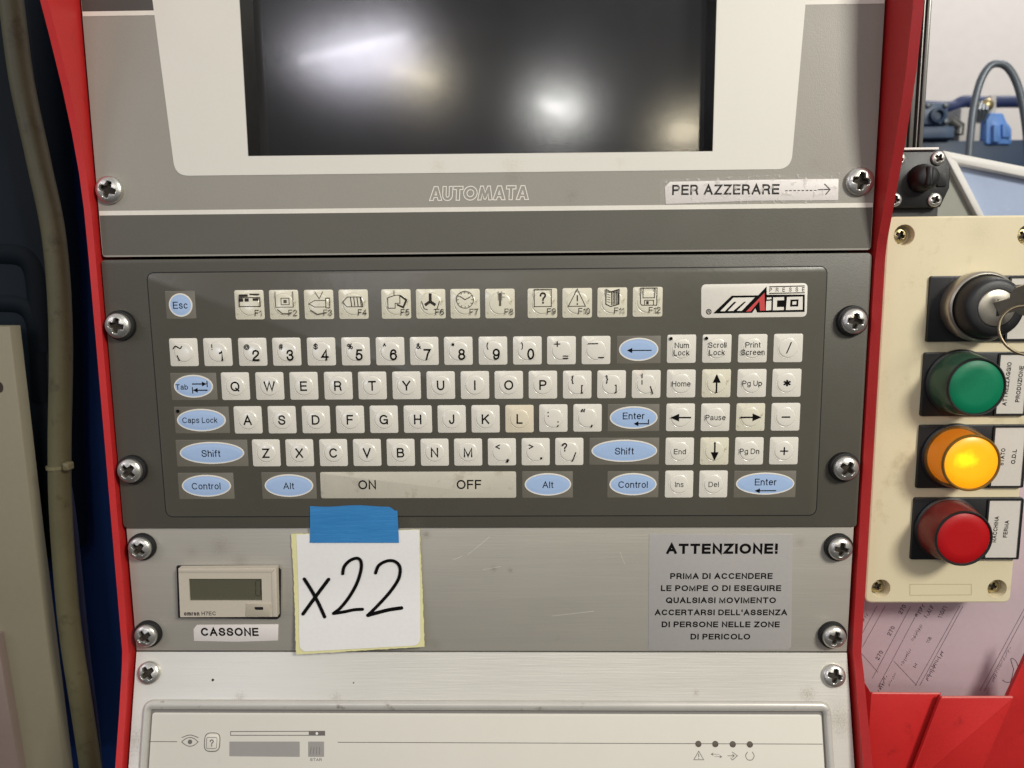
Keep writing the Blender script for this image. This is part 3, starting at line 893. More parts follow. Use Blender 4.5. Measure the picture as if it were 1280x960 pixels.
# ================================================================== DISPLAY UNIT
def display():
    r = root('display_unit', (0, 0, 0), 'grey front plate around the dark glossy screen above the keyboard', 'display')
    W = 241.3
    yb = 1.2
    hole = PP([(305.5, 100), (310.5, 195), (890.5, 189), (892.2, 95)])
    hole = [(-151.5, 190), (-151.5, 63.3), (127.0, 63.3), (127.0, 190)]
    hole = [(P(310.8, 195)[0], 190), P(310.8, 195), P(890.3, 189), (P(890.3, 189)[0], 190)]
    outer = round_poly([(-W, yb), (W, yb), (W, 205), (-W, 205)], [2.5, 2.5, 0, 0])
    mb = MB(); mb.plate(outer, [hole], -3, 0.3)
    mb.build('front_plate', 'panel_grey', r)
    # printed dark band along the bottom
    y1l = P(124, 269)[1]; y1r = P(1090, 259)[1]; y0 = yb + 0.5
    ys = (P(124, 269)[1] + P(1090, 259.3)[1]) / 2
    yt = (P(124, 263.3)[1] + P(1090, 254)[1]) / 2
    mb = MB(); mb.sheet([(-W + 0.4, y0 + 0.6), (W - 0.4, y0 + 0.6), (W - 0.4, ys), (-W + 0.4, ys)], 0.40)
    mb.build('dark_band', 'band_grey', r)
    mb = MB(); mb.sheet([(-W + 0.3, ys - 0.1), (W - 0.3, ys - 0.1), (W - 0.3, yt), (-W + 0.3, yt)], 0.46)
    mb.build('stripe', 'print_white', r)
    # upper stripe either side of the bezel, darker print above it
    y2 = P(150, 19)[1]; y2a = (P(150, 21)[1] + P(1050, 4.5)[1]) / 2; y2b = y2a + 2.7
    for x0, x1 in ((-W + 0.3, P(191, 15)[0] + 3), (P(1006, 3)[0] - 3, W - 0.3)):
        mb = MB(); mb.sheet([(x0, y2a), (x1, y2a), (x1, y2b), (x0, y2b)], 0.46)
        mb.build('stripe', 'print_white', r)
        mb = MB(); mb.sheet([(x0, y2b - 0.1), (x1, y2b - 0.1), (x1, 204), (x0, 204)], 0.40)
        mb.build('dark_band', 'top_dark', r)
    # white bezel print
    bl = P(219.5, 220); br = P(988.5, 211.5); tl = P(191, 0); trr = P(1007, 0)
    k = (trr[0] - br[0]) / (trr[1] - br[1]); k2 = (tl[0] - bl[0]) / (tl[1] - bl[1])
    top = 204
    poly = round_poly([bl, br, (br[0] + k * (top - br[1]), top), (bl[0] + k2 * (top - bl[1]), top)], [9, 9, 0, 0], 8)
    h2 = [(hole[0][0] - 0.2, 203.5), (hole[1][0] - 0.2, hole[1][1] - 0.2), (hole[2][0] + 0.2, hole[2][1] - 0.2), (hole[3][0] + 0.2, 203.5)]
    mb = MB(); mb.plate(poly, [[(x, min(y, 203)) for x, y in h2]], 0.52, 0.52)
    mb.build('bezel', 'bezel_white', r)
    # recess and screen
    D = -20
    mb = MB()
    x0, x1 = hole[1][0], hole[2][0]; yb0 = min(hole[1][1], hole[2][1])
    mb.quad3([(x0, 200, 0.2), (x0, yb0, 0.2), (x0 + 1.0, yb0, D), (x0 + 1.0, 200, D)])
    mb.quad3([(x1, yb0, 0.2), (x1, 200, 0.2), (x1 - 1.0, 200, D), (x1 - 1.0, yb0, D)])
    mb.quad3([(x0, yb0, 0.2), (x1, yb0, 0.2), (x1, yb0, D), (x0, yb0, D)])
    mb.build('recess', 'recess_black', r)
    # the glass swells very slightly
    mb = MB()
    nx, ny = 36, 20; vs = []
    for j in range(ny + 1):
        row = []
        for i in range(nx + 1):
            x = x0 - 3 + (x1 - x0 + 6) * i / nx; y = yb0 - 6 + (206 - yb0) * j / ny
            row.append(mb.v(x, y, D - 0.0))
        vs.append(row)
    for j in range(ny):
        for i in range(nx):
            mb.f([vs[j][i], vs[j][i + 1], vs[j + 1][i + 1], vs[j + 1][i]])
    mb.build('screen', 'screen', r)
    # outlined lettering
    cx, cy = P(599.5, 241.5)
    def arc(x, y, rr, a0, a1, n=8): return [(x + rr * math.cos(math.radians(a0 + (a1 - a0) * k / n)), y + rr * math.sin(math.radians(a0 + (a1 - a0) * k / n))) for k in range(n + 1)]
    LET = {'A': (9.0, [[(0, 0), (3.1, 10), (5.9, 10), (9, 0), (6.3, 0), (5.7, 2.1), (3.3, 2.1), (2.7, 0)], [(3.8, 4.0), (5.2, 4.0), (4.5, 6.6)]]),
           'U': (7.2, [[(0, 10)] + arc(3.6, 3.4, 3.6, 180, 360) + [(7.2, 10), (4.7, 10)] + arc(3.6, 3.4, 1.1, 0, -180, 5) + [(2.5, 10)]]),
           'T': (7.0, [[(0, 10), (7, 10), (7, 7.7), (4.75, 7.7), (4.75, 0), (2.25, 0), (2.25, 7.7), (0, 7.7)]]),
           'O': (10.0, [arc(5, 5, 5, 0, 345, 23), arc(5, 5, 2.5, 0, 340, 17)]),
           'M': (10.6, [[(0, 0), (1.7, 10), (3.7, 10), (5.3, 5.4), (6.9, 10), (8.9, 10), (10.6, 0), (8.1, 0), (7.5, 4.6), (5.9, 0.6), (4.7, 0.6), (3.1, 4.6), (2.5, 0)]])}
    wid = sum(LET[c][0] + 0.55 for c in 'AUTOMATA'); kx = 62.0 / wid; ky = 8.4 / 10
    mb = MB(); px = 0.0
    for ch in 'AUTOMATA':
        wd, polys = LET[ch]
        for pl in polys:
            mb.ribbon([(cx - 31.0 + (px + a) * kx + 0.05 * (b - 5), cy + (b - 5) * ky) for a, b in pl], 0.62, 0.50, closed=True)
        px += wd + 0.55
    mb.build('lettering', 'print_white', r)
    put_screw('low', r, 138, 237.5, h=0.3, spin=0.35, scale=1.12)
    put_screw('low', r, 1073.5, 227, h=0.3, spin=0.15, scale=1.12)


display()

# ================================================================== KEYBOARD
def keyboard():
    r = root('membrane_keyboard', (0, -177, 0), 'dark grey membrane keyboard with white square keys and blue oval keys', 'keyboard')
    H = 1.6
    mb = MB()
    mb.prism(round_poly([(-242, -177.2), (242, -177.2), (242, -0.6), (-242, -0.6)], [4, 2.5, 3.5, 2.5]), -4, H, 0.7)
    mb.build('plate', 'kb_grey', r)
    corners = PP([(184, 341.5), (1033.5, 333.5), (1019.5, 643.5), (208.5, 645.5)], H)
    film = round_poly(corners, 5, 6)
    mb = MB(); mb.prism(film, H - 0.5, H + 0.22, 0.1)
    mb.build('key_film', 'kb_film', r)
    mb = MB(); mb.ribbon(film, 1.35, H + 0.06, closed=True)
    mb.build('film_edge', 'black', r)
    HF = H + 0.24
    PX = 0.5115                                  # mm per photo pixel in the middle of the keyboard

    def P2(u, v):
        return P(u, v, HF)

    # -- shapes shared by the white keys
    def square_key(w, hgt, rr, dome=True, domer=6.9):
        m = MB()
        m.prism(rrect(0, 0, w, hgt, rr, 4), -0.1, 0.22, 0.08)
        if dome:
            m.lathe(0, 0, [(domer, 0.12), (domer * 0.985, 0.36), (domer * 0.955, 0.38), (domer * 0.93, 0.30), (domer * 0.90, 0.36), (domer * 0.82, 0.82), (domer * 0.68, 0.98), (domer * 0.35, 1.05), (domer * 0.1, 1.07)], 40)
        return m
    shared = {}
    for nm, mt in (('white', 'key_white'), ('cream', 'key_cream'), ('tan', 'key_tan')):
        shared[nm] = square_key(18.2, 18.0, 1.4).mesh('key', mt, smooth=25)
    shared['function'] = square_key(18.6, 18.6, 1.4, True, 7.6).mesh('key', 'key_cream', smooth=25)
    TOP = 1.13

    def place_key(u, v, me, name='key'):
        x, y = P2(u, v)
        o = bpy.data.objects.new(name, me)
        COL.objects.link(o); o.parent = r
        o.location = UP.w(x, y, HF) - wloc(r)
        return o, x, y

    def legend(o, x, y, items, ink='ink', top=TOP):
        mb = MB()
        for it in items:
            k = it[0]
            if k == 't':
                _, s, du, dv, cap = it[:5]
                ws = it[5] if len(it) > 5 else 0.93
                bold = it[6] if len(it) > 6 else 0.0
                if cap < 9.5 and len(s) > 1: bold -= 0.012            # small words are printed finer
                mb.text(s, x + du * PX, y - dv * PX, cap * PX, HF + top, ws=ws, bold=bold)
            elif k == 's':
                mb.ribbon([(x + a * PX, y - b * PX) for a, b in it[1]], it[2] * PX, HF + top, closed=(len(it) > 3 and it[3]))
            elif k == 'p':
                mb.sheet([(x + a * PX, y - b * PX) for a, b in it[1]], HF + top)
            elif k == 'a':                       # arrow from a to b
                (ax, ay), (bx, by), w, hl, hw = it[1:6]
                d = Vector((bx - ax, by - ay)).normalized(); n = Vector((-d.y, d.x))
                bb = Vector((bx, by)); s = bb - d * hl
                mb.ribbon([(x + ax * PX, y - ay * PX), (x + s.x * PX, y - s.y * PX)], w * PX, HF + top, caps=False)
                tri = [bb, s + n * hw, s - n * hw]
                mb.sheet([(x + q.x * PX, y - q.y * PX) for q in tri], HF + top)
        return mb.build('legend', ink, o)

    def T(s, du=0, dv=0, cap=12.2, ws=0.93, bold=0.0):
        return ('t', s, du, dv, cap, ws, bold)

    # -- function keys
    fk = [(312, 381), (355.2, 380.8), (398.8, 380.6), (442, 380.3), (495.3, 380), (538.5, 379.8), (581.5, 379.6), (625, 379.4), (678, 379), (721.5, 378.6), (765.3, 378), (809.5, 377.3)]
    icons = {
        1: [('s', [(-12, -9), (14, -9), (14, 2), (-12, 2)], 1.0, True), ('p', [(-12, -13), (-1, -13), (-1, -10), (-12, -10)]), ('p', [(-12, -8), (-7, -8), (-7, -4), (-12, -4)]),
            ('p', [(-5, -8), (0, -8), (0, -4), (-5, -4)]), ('s', [(2, -13), (13, -13)], 1.6), ('p', [(5, -8), (12, -8), (12, -5), (5, -5)])],
        2: [('s', [(-10, -16), (-10, 3), (12, 3), (12, -16)], 0.9), ('s', [(-3, -8), (7, -8), (7, 0), (-3, 0)], 0.9, True), ('p', [(0, -6), (4, -6), (4, -2), (0, -2)]), ('s', [(-8, 6), (-2, 11), (8, 11)], 1.2)],
        3: [('s', [(-12, -1), (-5, -5), (9, -5), (9, 3), (-5, 3)], 0.9, True), ('s', [(9, -8), (14, -8), (14, 4), (9, 4)], 0.9, True), ('s', [(-4, -16), (1, -7), (6, -16)], 0.8), ('s', [(-10, 7), (-2, 12), (8, 10)], 1.2)],
        4: [('s', [(-13, -3), (-7, -9), (10, -9), (12, 3), (-8, 3)], 0.9, True), ('s', [(-3, -8), (-2, 2)], 1.1), ('s', [(1, -8), (2, 2)], 1.1), ('s', [(5, -8), (6, 2)], 1.1), ('s', [(9, -8), (10, 2)], 1.1)],
        5: [('s', [(-10, -8), (0, -11), (5, -11), (5, -1), (-1, -1), (-1, 5), (-10, 5)], 0.9, True), ('s', [(6, -10), (13, -5), (9, 4), (2, 1)], 2.2), ('s', [(-2, -17), (-2, -11)], 0.8)],
        6: [('p', [(-2, -13), (1.5, -13), (1.5, -3), (-2, -3)]), ('p', [(-2, -4), (1, -2), (-6, 3), (-8, 0)]), ('p', [(1, -4), (7, 0), (5, 3), (-1, -1)]), ('s', [(-11, -3), (-8, 6), (-4, 7)], 0.9), ('s', [(11, -3), (8, 6), (4, 7)], 0.9)],
        7: [('s', [(10.5 * math.cos(a * math.pi / 12), -5 + 10.5 * math.sin(a * math.pi / 12)) for a in range(24)], 0.9, True), ('s', [(-6, -9), (0, -5), (6, -8)], 1.2)]
           + [('s', [(8 * math.cos(a * math.pi / 6), -5 + 8 * math.sin(a * math.pi / 6)), (10 * math.cos(a * math.pi / 6), -5 + 10 * math.sin(a * math.pi / 6))], 0.8) for a in range(12)],
        8: [('p', [(-1.2, -13), (1.6, -13), (1.6, 3), (-1.2, 3)]), ('s', [(-2, -15), (-2, -4)], 0.7), ('s', [(2.4, -15), (2.4, -4)], 0.7), ('s', [(3, -12), (6, -12)], 0.7), ('s', [(3, -8), (6, -8)], 0.7)],
        9: [('s', [(-10, -17), (11, -17), (11, 4), (-10, 4)], 0.9, True), T('?', 0.5, -6.5, 14, 0.9)],
        10: [('s', [(-11, 4), (10, 4), (0, -17)], 0.9, True), T('!', 0, -3.5, 12, 0.8)],
        11: [('s', [(-8, -16), (-2, -13), (8, -16), (8, 2), (-2, 5), (-8, 2)], 1.2, True)] + [('s', [(-1 + i * 1.9, -12.5 - i * .5), (-1 + i * 1.9, 3 - i * .4)], 1.1) for i in range(5)] + [('s', [(-6, -13 + i * 3), (-3, -12 + i * 3)], 0.7) for i in range(5)],
        12: [('s', [(-9, -17), (11, -17), (11, 4), (-7, 4), (-9, 2)], 0.9, True), ('s', [(-6, -17), (-6, -5), (8, -5), (8, -17)], 0.9), ('s', [(-4, 4), (-4, -2), (7, -2), (7, 4)], 0.9), ('p', [(-2, -1), (1, -1), (1, 3), (-2, 3)])],
    }
    for i, (u, v) in enumerate(fk):
        o, x, y = place_key(u, v, shared['function'])
        legend(o, x, y, icons[i + 1] + [T('F%d' % (i + 1), 11 if i < 9 else 8.5, 10, 7.6, 0.92)], ink='ink_faint' if i in (1, 2, 6, 7) else 'ink_soft')

    # -- number row
    nums = [(230, '~', '\\'), (272.5, '!', '1'), (316, '@', '2'), (358.6, '#', '3'), (401.8, '$', '4'), (444.8, '%', '5'), (487.8, '^', '6'), (530.4, '&', '7'), (573, '*', '8'), (616.2, '(', '9'), (659.2, ')', '0'), (701.8, '+', '='), (745, '-', '-')]
    for u, a, b in nums:
        v = 440.3 - (u - 230) * 0.0052
        o, x, y = place_key(u, v, shared['white'])
        if b.isdigit():
            it = [T(a, -6.5, -6.5, 7.2 if a not in '@' else 6.4), T(b, 4.2, 4.2, 14)]
        elif b == '\\':
            it = [('s', smooth_path([(-12, -5), (-9.5, -8), (-6.5, -6.5), (-3.5, -5), (-1.5, -7.5)], 5), 1.4), ('s', [(-8, 4), (-5.5, 10)], 1.3)]
        elif b == '=':
            it = [('s', [(-8.5, -8), (-2, -8)], 1.3), ('s', [(-5.2, -11), (-5.2, -5)], 1.3), ('s', [(2, 7), (8, 7)], 1.3), ('s', [(2, 9.8), (8, 9.8)], 1.3)]
        else:
            it = [('s', [(-9.5, -8.2), (2, -8.2)], 1.3), ('s', [(3, 9), (9.5, 9)], 1.3)]
        legend(o, x, y, it)

    # -- letter rows
    q = [(294.5, 'Q'), (337.4, 'W'), (380, 'E'), (423, 'R'), (465.6, 'T'), (508.3, 'Y'), (551, 'U'), (593.7, 'I'), (636, 'O'), (678.6, 'P')]
    a = [(310.2, 'A'), (352.7, 'S'), (395.2, 'D'), (437.8, 'F'), (480, 'G'), (522.4, 'H'), (564.7, 'J'), (607, 'K'), (649.4, 'L')]
    z = [(333, 'Z'), (374.7, 'X'), (417, 'C'), (459, 'V'), (501, 'B'), (543.4, 'N'), (585.2, 'M')]
    for row, v0, sl in ((q, 482.7, 0.0048), (a, 524.9, 0.0044), (z, 566.2, 0.0038)):
        for u, s in row:
            o, x, y = place_key(u, v0 - (u - 294) * sl, shared['tan' if s == 'L' else 'white'])
            if s == 'L': o['label'] = 'key with letter L, stained tan'
            legend(o, x, y, [T(s, 0, 0, 12.4)])
    pun = [(721.5, 480.7, [T('{', -6, -7, 9), T('[', 6, 5, 9)]), (764.4, 480.3, [T('}', -6, -7, 9), T(']', 5, 5, 9)]),
           (807.7, 480, [('s', [(-5.5, -13), (-5.5, -8)], 1.2), ('s', [(-5.5, -5), (-5.5, 0)], 1.2), ('s', [(5, 3), (8, 12)], 1.5)]),
           (691.7, 522.6, [T(':', -6.5, -6.5, 9), T(';', 5.5, 5.5, 9)]), (734.4, 522.3, [T('\u201c', -5.5, -6, 12, 1.15, -0.014), T(',', 5, 5, 11)]),
           (627.4, 564.8, [T('<', -5.5, -7, 9), T(',', 7, 6, 12, 1, 0.02)]), (669.6, 564.6, [T('>', -5.5, -7, 9), T('.', 7, 4, 11, 1, 0.02)]), (711.6, 564.3, [T('?', -6, -6, 11), ('s', [(4, 12), (8, 1)], 1.4)])]
    for u, v, it in pun:
        o, x, y = place_key(u, v, shared['white'])
        legend(o, x, y, it)

    # -- block on the right
    def two(s1, s2): return [T(s1, 0, -4.6, 6.9, 0.95), T(s2, 0, 4.6, 6.9, 0.95)]
    dot = ('p', [(-13.5 + 2.1 * math.cos(t * math.pi / 6), -13 + 2.1 * math.sin(t * math.pi / 6)) for t in range(12)])
    block = [(851.8, 436, 'white', two('Num', 'Lock') + [dot]), (896, 435.7, 'white', two('Scroll', 'Lock') + [dot]), (940.6, 435.4, 'white', two('Print', 'Screen')), (985, 435, 'white', [('s', [(-2, 6), (3, -7)], 1.4)]),
             (851.3, 479.4, 'white', [T('Home', 0, 0, 6.9, 0.95)]), (895.3, 479.1, 'cream', [('a', (0, 12), (0, -12), 1.9, 11, 5)]), (939.6, 478.8, 'white', [T('Pg Up', 0, 0, 6.9, 0.95)]), (983.2, 478.5, 'white', [T('*', 0, 3, 14, 1.2, -0.004)]),
             (850.5, 521.6, 'white', [('a', (13, 0), (-13, 0), 1.9, 11, 5)]), (894, 521.5, 'white', [T('Pause', 0, 0, 6.9, 0.95)]), (938, 521.3, 'cream', [('a', (-13, 0), (13, 0), 1.9, 11, 5)]), (981.8, 521, 'white', [('s', [(-4.5, 0), (4.5, 0)], 1.9)]),
             (849.5, 564, 'white', [T('End', 0, 0, 6.9, 0.95)]), (892.9, 563.8, 'cream', [('a', (0, -12), (0, 12), 1.9, 11, 5)]), (936.3, 563.6, 'white', [T('Pg Dn', 0, 0, 6.9, 0.95)]), (979.6, 563.4, 'white', [('s', [(-4.5, 0), (4.5, 0)], 1.7), ('s', [(0, -4.5), (0, 4.5)], 1.7)]),
             (848.8, 605, 'white', [T('Ins', 0, 0, 6.9, 0.95)]), (891.6, 604.9, 'white', [T('Del', 0, 0, 6.9, 0.95)])]
    for u, v, k, it in block:
        o, x, y = place_key(u, v, shared[k])
        legend(o, x, y, it)

    # -- blue oval keys on a slightly paler clear square
    def oval_key(u0, u1, v0, v1, ou0, ou1, ov0, ov1, items):
        a0 = P2(u0, v1); a1 = P2(u1, v0)
        cu, cv = (u0 + u1) / 2, (v0 + v1) / 2
        x, y = P2(cu, cv)
        w, hg = a1[0] - a0[0], a1[1] - a0[1]
        m = MB(); m.prism(rrect(x, y, w, hg, 0.6, 3), HF - 0.1, HF + 0.10, 0.04)
        o = m.build('key', 'key_clear', r, origin=UP.w(x, y, HF))
        o['label'] = 'blue oval key'
        ox, oy = P2((ou0 + ou1) / 2, (ov0 + ov1) / 2)
        rx = (P2(ou1, cv)[0] - P2(ou0, cv)[0]) / 2; ry = (P2(cu, ov0)[1] - P2(cu, ov1)[1]) / 2
        m = MB()
        prof = [(1.0, 0.05), (0.985, 0.40), (0.95, 0.46)]
        seg = 56
        def ring(dr, h): return [(ox + (rx - dr) * math.cos(2 * math.pi * k / seg), oy + (ry - dr) * math.sin(2 * math.pi * k / seg), HF + h) for k in range(seg)]
        rs = [ring(0, 0.08), ring(0.12, 0.42), ring(0.5, 0.50), ring(0.9, 0.46), ring(1.0, 0.44), ring(2.0, 0.60), ring(min(rx, ry) * 0.55, 0.68)]
        vr = [[m.v(*p) for p in rg] for rg in rs]
        for i, (ra, rb) in enumerate(zip(vr, vr[1:])):
            for k in range(seg):
                j = (k + 1) % seg
                m.f([ra[k], ra[j], rb[j], rb[k]], 0 if i < 3 else 1)
        m.f(vr[-1], 1)
        m.build('oval_button', ['print_white', 'key_blue'], o)
        legend(o, ox, oy, items, top=0.80)
        return o
    oval_key(208.5, 243.3, 363.6, 398.6, 211.2, 240.8, 366.6, 396.2, [T('Esc', 0, 0, 8.6, 0.95)])
    oval_key(215, 270, 466, 500.2, 217.5, 266.5, 468.5, 497.3, [T('Tab', -14.5, 0.5, 6.8, 0.95), ('a', (-1, -3.2), (17.5, -3.2), 1.4, 6, 3), ('s', [(18, -6.5), (18, 0.3)], 1.1), ('a', (18, 4.8), (-0.5, 4.8), 1.4, 6, 3), ('s', [(-1, 1.2), (-1, 8.5)], 1.1)])
    oval_key(219.7, 285.5, 508.2, 541.8, 221.2, 282.6, 511, 539.4, [T('Caps Lock', -1.5, -0.3, 7.2, 0.93), ('p', [(-29 + 2.2 * math.cos(t * math.pi / 6), -12 + 2.2 * math.sin(t * math.pi / 6)) for t in range(12)])])
    oval_key(221.6, 308.8, 549.6, 583.2, 224.7, 305.5, 552.3, 580, [T('Shift', -1, 0.3, 9, 0.95)])
    oval_key(224.3, 291.4, 590.9, 623.9, 227.4, 289, 593.5, 621, [T('Control', 0, 0, 8.6, 0.95)])
    oval_key(328.3, 394.6, 590.2, 623.6, 330.8, 391.7, 592.8, 621.2, [T('Alt', 0, 0, 8.6, 0.95)])
    oval_key(652.8, 716, 589, 622.3, 655.6, 714, 591.4, 619.6, [T('Alt', 0, 0, 8.6, 0.95)])
    oval_key(770.6, 826, 419.6, 454.6, 773.4, 823, 422.2, 451.4, [('a', (16, 1), (-14.5, 1), 1.2, 6.5, 3.2)])
    oval_key(759.3, 824.4, 505, 539.2, 761.8, 822, 507.8, 536.2, [T('Enter', 0, -2.5, 8.6, 0.95), ('a', (18, 7.5), (0, 7.5), 1.3, 6, 3), ('s', [(18.6, 2.6), (18.6, 8.1)], 1.2)])
    oval_key(736.5, 824, 547, 581, 739, 821.5, 549.5, 577.5, [T('Shift', 0, 0, 8.8, 0.95)])
    oval_key(759, 823.3, 588.9, 622, 761.4, 820.8, 591.3, 619.3, [T('Control', 0, 0, 8.6, 0.95)])
    oval_key(916.6, 995.3, 588.4, 622, 919.5, 992.8, 590.6, 618.4, [T('Enter', 0.5, -2.5, 8.6, 0.95), ('a', (14, 8.8), (-13, 8.8), 1.3, 6.5, 3)])

    # -- long bar
    x0, y0 = P2(401.5, 622.8); x1, y1 = P2(645, 589.2)
    xm, ym = (x0 + x1) / 2, (y0 + y1) / 2
    m = MB(); m.prism(rrect(xm, ym, x1 - x0, y1 - y0, 1.4, 4), HF - 0.1, HF + 0.24, 0.08)
    o = m.build('key', 'space_grey', r, origin=UP.w(xm, ym, HF))
    o['label'] = 'long grey bar key marked ON and OFF'
    tx0 = P2(459, 605.8); tx1 = P2(586.3, 605.5)
    for w, q in (('ON', tx0), ('OFF', tx1)):
        mb = MB(); mb.text(w, q[0], q[1], 12.2 * PX, HF + 0.30, ws=0.95)
        mb.build('legend', 'ink', o)

    # -- maker's badge, drawn in steps of an enlarged view
    def Lg(pts): return [P(860 + a / 7.11, 340 + b / 7.11, H) for a, b in pts]
    m = MB(); m.prism(round_poly(Lg([(117, 110), (1063, 98), (1053, 398), (117, 408)]), 3.2), HF - 0.1, HF + 0.12, 0.05)
    lp = m.build('badge', 'print_white', r, origin=UP.w(*P(943, 375), HF))
    h1, h2 = HF + 0.17, HF + 0.22
    m = MB()
    m.sheet(Lg([(222, 368), (387, 210), (622, 207), (697, 128), (698, 202), (1036, 200), (1034, 354), (612, 360), (597, 322), (568, 363)]), h1)
    m.ribbon(Lg([(720, 131), (1036, 124)]), 0.6, h1, caps=False); m.ribbon(Lg([(720, 190), (1036, 184)]), 0.6, h1, caps=False)
    m.ribbon(Lg([(183 + 21 * math.cos(t * math.pi / 10), 353 + 21 * math.sin(t * math.pi / 10)) for t in range(20)]), 0.55, h1, closed=True)
    cx, cy = Lg([(184, 353)])[0]; m.text('R', cx, cy, 1.8, h1, bold=0.02)
    m.build('badge_print', 'ink', lp)
    m = MB()
    for i, ch in enumerate('PRESSE'):
        cx, cy = Lg([(733 + i * 58, 159 - i * 1.1)])[0]; m.text(ch, cx, cy, 2.6, h1, ws=0.8)
    m.build('badge_lettering', 'ink', lp)
    m = MB()
    m.sheet(Lg([(285, 348), (402, 228), (592, 225), (475, 345), (432, 345), (515, 264), (497, 264), (400, 346), (352, 346), (430, 265), (407, 265), (326, 348)]), h2)
    for poly in ([(699, 226), (740, 225), (740, 241), (699, 246)], [(693, 258), (740, 254), (737, 338), (690, 342)],
                 [(755, 225), (852, 222), (852, 250), (790, 252), (788, 312), (850, 310), (850, 338), (752, 340)]):
        m.sheet(Lg(poly), h2)
    m.plate(Lg([(878, 222), (1018, 218), (1016, 335), (868, 338)]), [Lg([(908, 245), (980, 243), (977, 306), (904, 308)])], h2, h2)
    m.sheet(Lg([(926, 262), (962, 260), (960, 288), (925, 290)]), h2)
    m.build('badge_letters', 'print_white', lp)
    m = MB(); m.sheet(Lg([(513, 352), (678, 184), (682, 342), (638, 344), (632, 258), (556, 350)]), h2)
    m.build('badge_letter', 'logo_red', lp)
    # -- screws in black cup washers
    put_screw('big', r, 152, 406.5, h=H, spin=0.2)
    put_screw('big', r, 166.8, 586.3, h=H, spin=0.75)
    put_screw('big', r, 1063.8, 400.8, h=H, spin=0.1)
    put_screw('big', r, 1053.8, 583, h=H, spin=0.6)


keyboard()

# ================================================================== COUNTER PANEL
def counter_panel():
    r = root('blanking_panel', (0, -264, 0), 'brushed grey metal panel between the keyboard and the pale sloping panel', 'panel')
    mb = MB(); mb.prism([(-240.8, HZ + 0.5), (240.8, HZ + 0.5), (240.8, -177.6), (-240.8, -177.6)], -3, 0.0, 0.3)
    mb.build('plate', 'plate_alu', r)
    for q in (((584, 694), (600, 681), (612, 671)), ((566, 700), (578, 695)), ((604, 712), (626, 708)), ((690, 770), (742, 764)), ((775, 690), (781, 705))):
        mb = MB(); mb.ribbon(PP(q), 0.16, 0.03); mb.build('scratch', 'print_white', r)
    for u, v, s in ((179, 682.5, 0.7), (186.5, 791, 1.0), (1047, 683, 0.15), (1039.5, 792.5, 0.3)):
        put_screw('big', r, u, v, h=0.0, spin=s, scale=0.96)


counter_panel()


def digital_counter():
    def C(a, b, h=0.0): return P(210 + a / 8.0, 690 + b / 8.0, h)
    x, y = C(600, 400)
    r = root('digital_counter', (x, y, 0), 'small beige digital counter with one digit on its dark display', 'counter')
    H = 6.0
    mb = MB(); mb.prism(round_poly([C(94, 132), C(1090, 132), C(1132, 176), C(1128, 640), C(1100, 664), C(110, 650)], 0.6), 0.0, 1.2)
    mb.build('gasket', 'rubber', r)
    mb = MB()
    q = [C(103, 166, H), C(1082, 160, H), C(1093, 648, H), C(122, 652, H)]
    win = [C(207, 268, H), C(936, 268, H), C(941, 488, H), C(218, 488, H)]
    mb.plate(ccw(q), [ccw(win)], 1.0, H)
    iq = [C(110, 205, H), C(1035, 205, H), C(1043, 648, H), C(122, 652, H)]
    mb.prism([C(1034, 206, H), C(1080, 164, H), C(1091, 646, H), C(1044, 646, H)], H - 0.1, H + 0.35, 0.3)
    mb.prism([C(106, 170, H), C(1078, 164, H), C(1034, 206, H), C(112, 208, H)], H - 0.1, H + 0.30, 0.25)
    body = mb.build('body', 'counter_body', r)
    mb = MB(); mb.sheet([C(190, 255, H), C(960, 255, H), C(960, 500, H), C(190, 500, H)], H - 1.0)
    lc = mb.build('display', 'lcd', r)
    m = MB(); h = H - 0.93
    x0, x1, ya, ym, yb = 876, 926, 285, 362, 438
    for s in ([(x0 + 6, ya), (x1 - 4, ya)], [(x0, ya + 8), (x0, ym - 6)], [(x0, ym + 6), (x0, yb - 8)], [(x1, ya + 8), (x1, ym - 6)], [(x1, ym + 6), (x1, yb - 8)], [(x0 + 6, yb), (x1 - 4, yb)]):
        m.ribbon([C(*p, h) for p in s], 0.55, h, caps=False)
    m.build('digit', 'lcd_digit', lc)
    mb = MB(); mb.prism(round_poly([C(785, 508, H), C(1028, 508, H), C(1024, 640, H), C(778, 640, H)], 0.7), H - 0.2, H + 0.6, 0.25)
    b = mb.build('reset_button', 'counter_button', r)
    mb = MB(); mb.prism(round_poly([C(862, 546, H), C(955, 544, H), C(957, 575, H), C(880, 573, H)], 0.9), H + 0.5, H + 0.8, 0.1)
    mb.build('slot', 'black', b)
    mb = MB()
    a = C(161, 615, H); mb.text('omron', a[0], a[1], 3.0, H + 0.06, width=10.3, bold=0.03, align='l')
    a = C(336, 614, H); mb.text('H7EC', a[0], a[1], 2.7, H + 0.06, width=9.6, align='l')
    mb.build('lettering', 'ink_soft', r)


digital_counter()


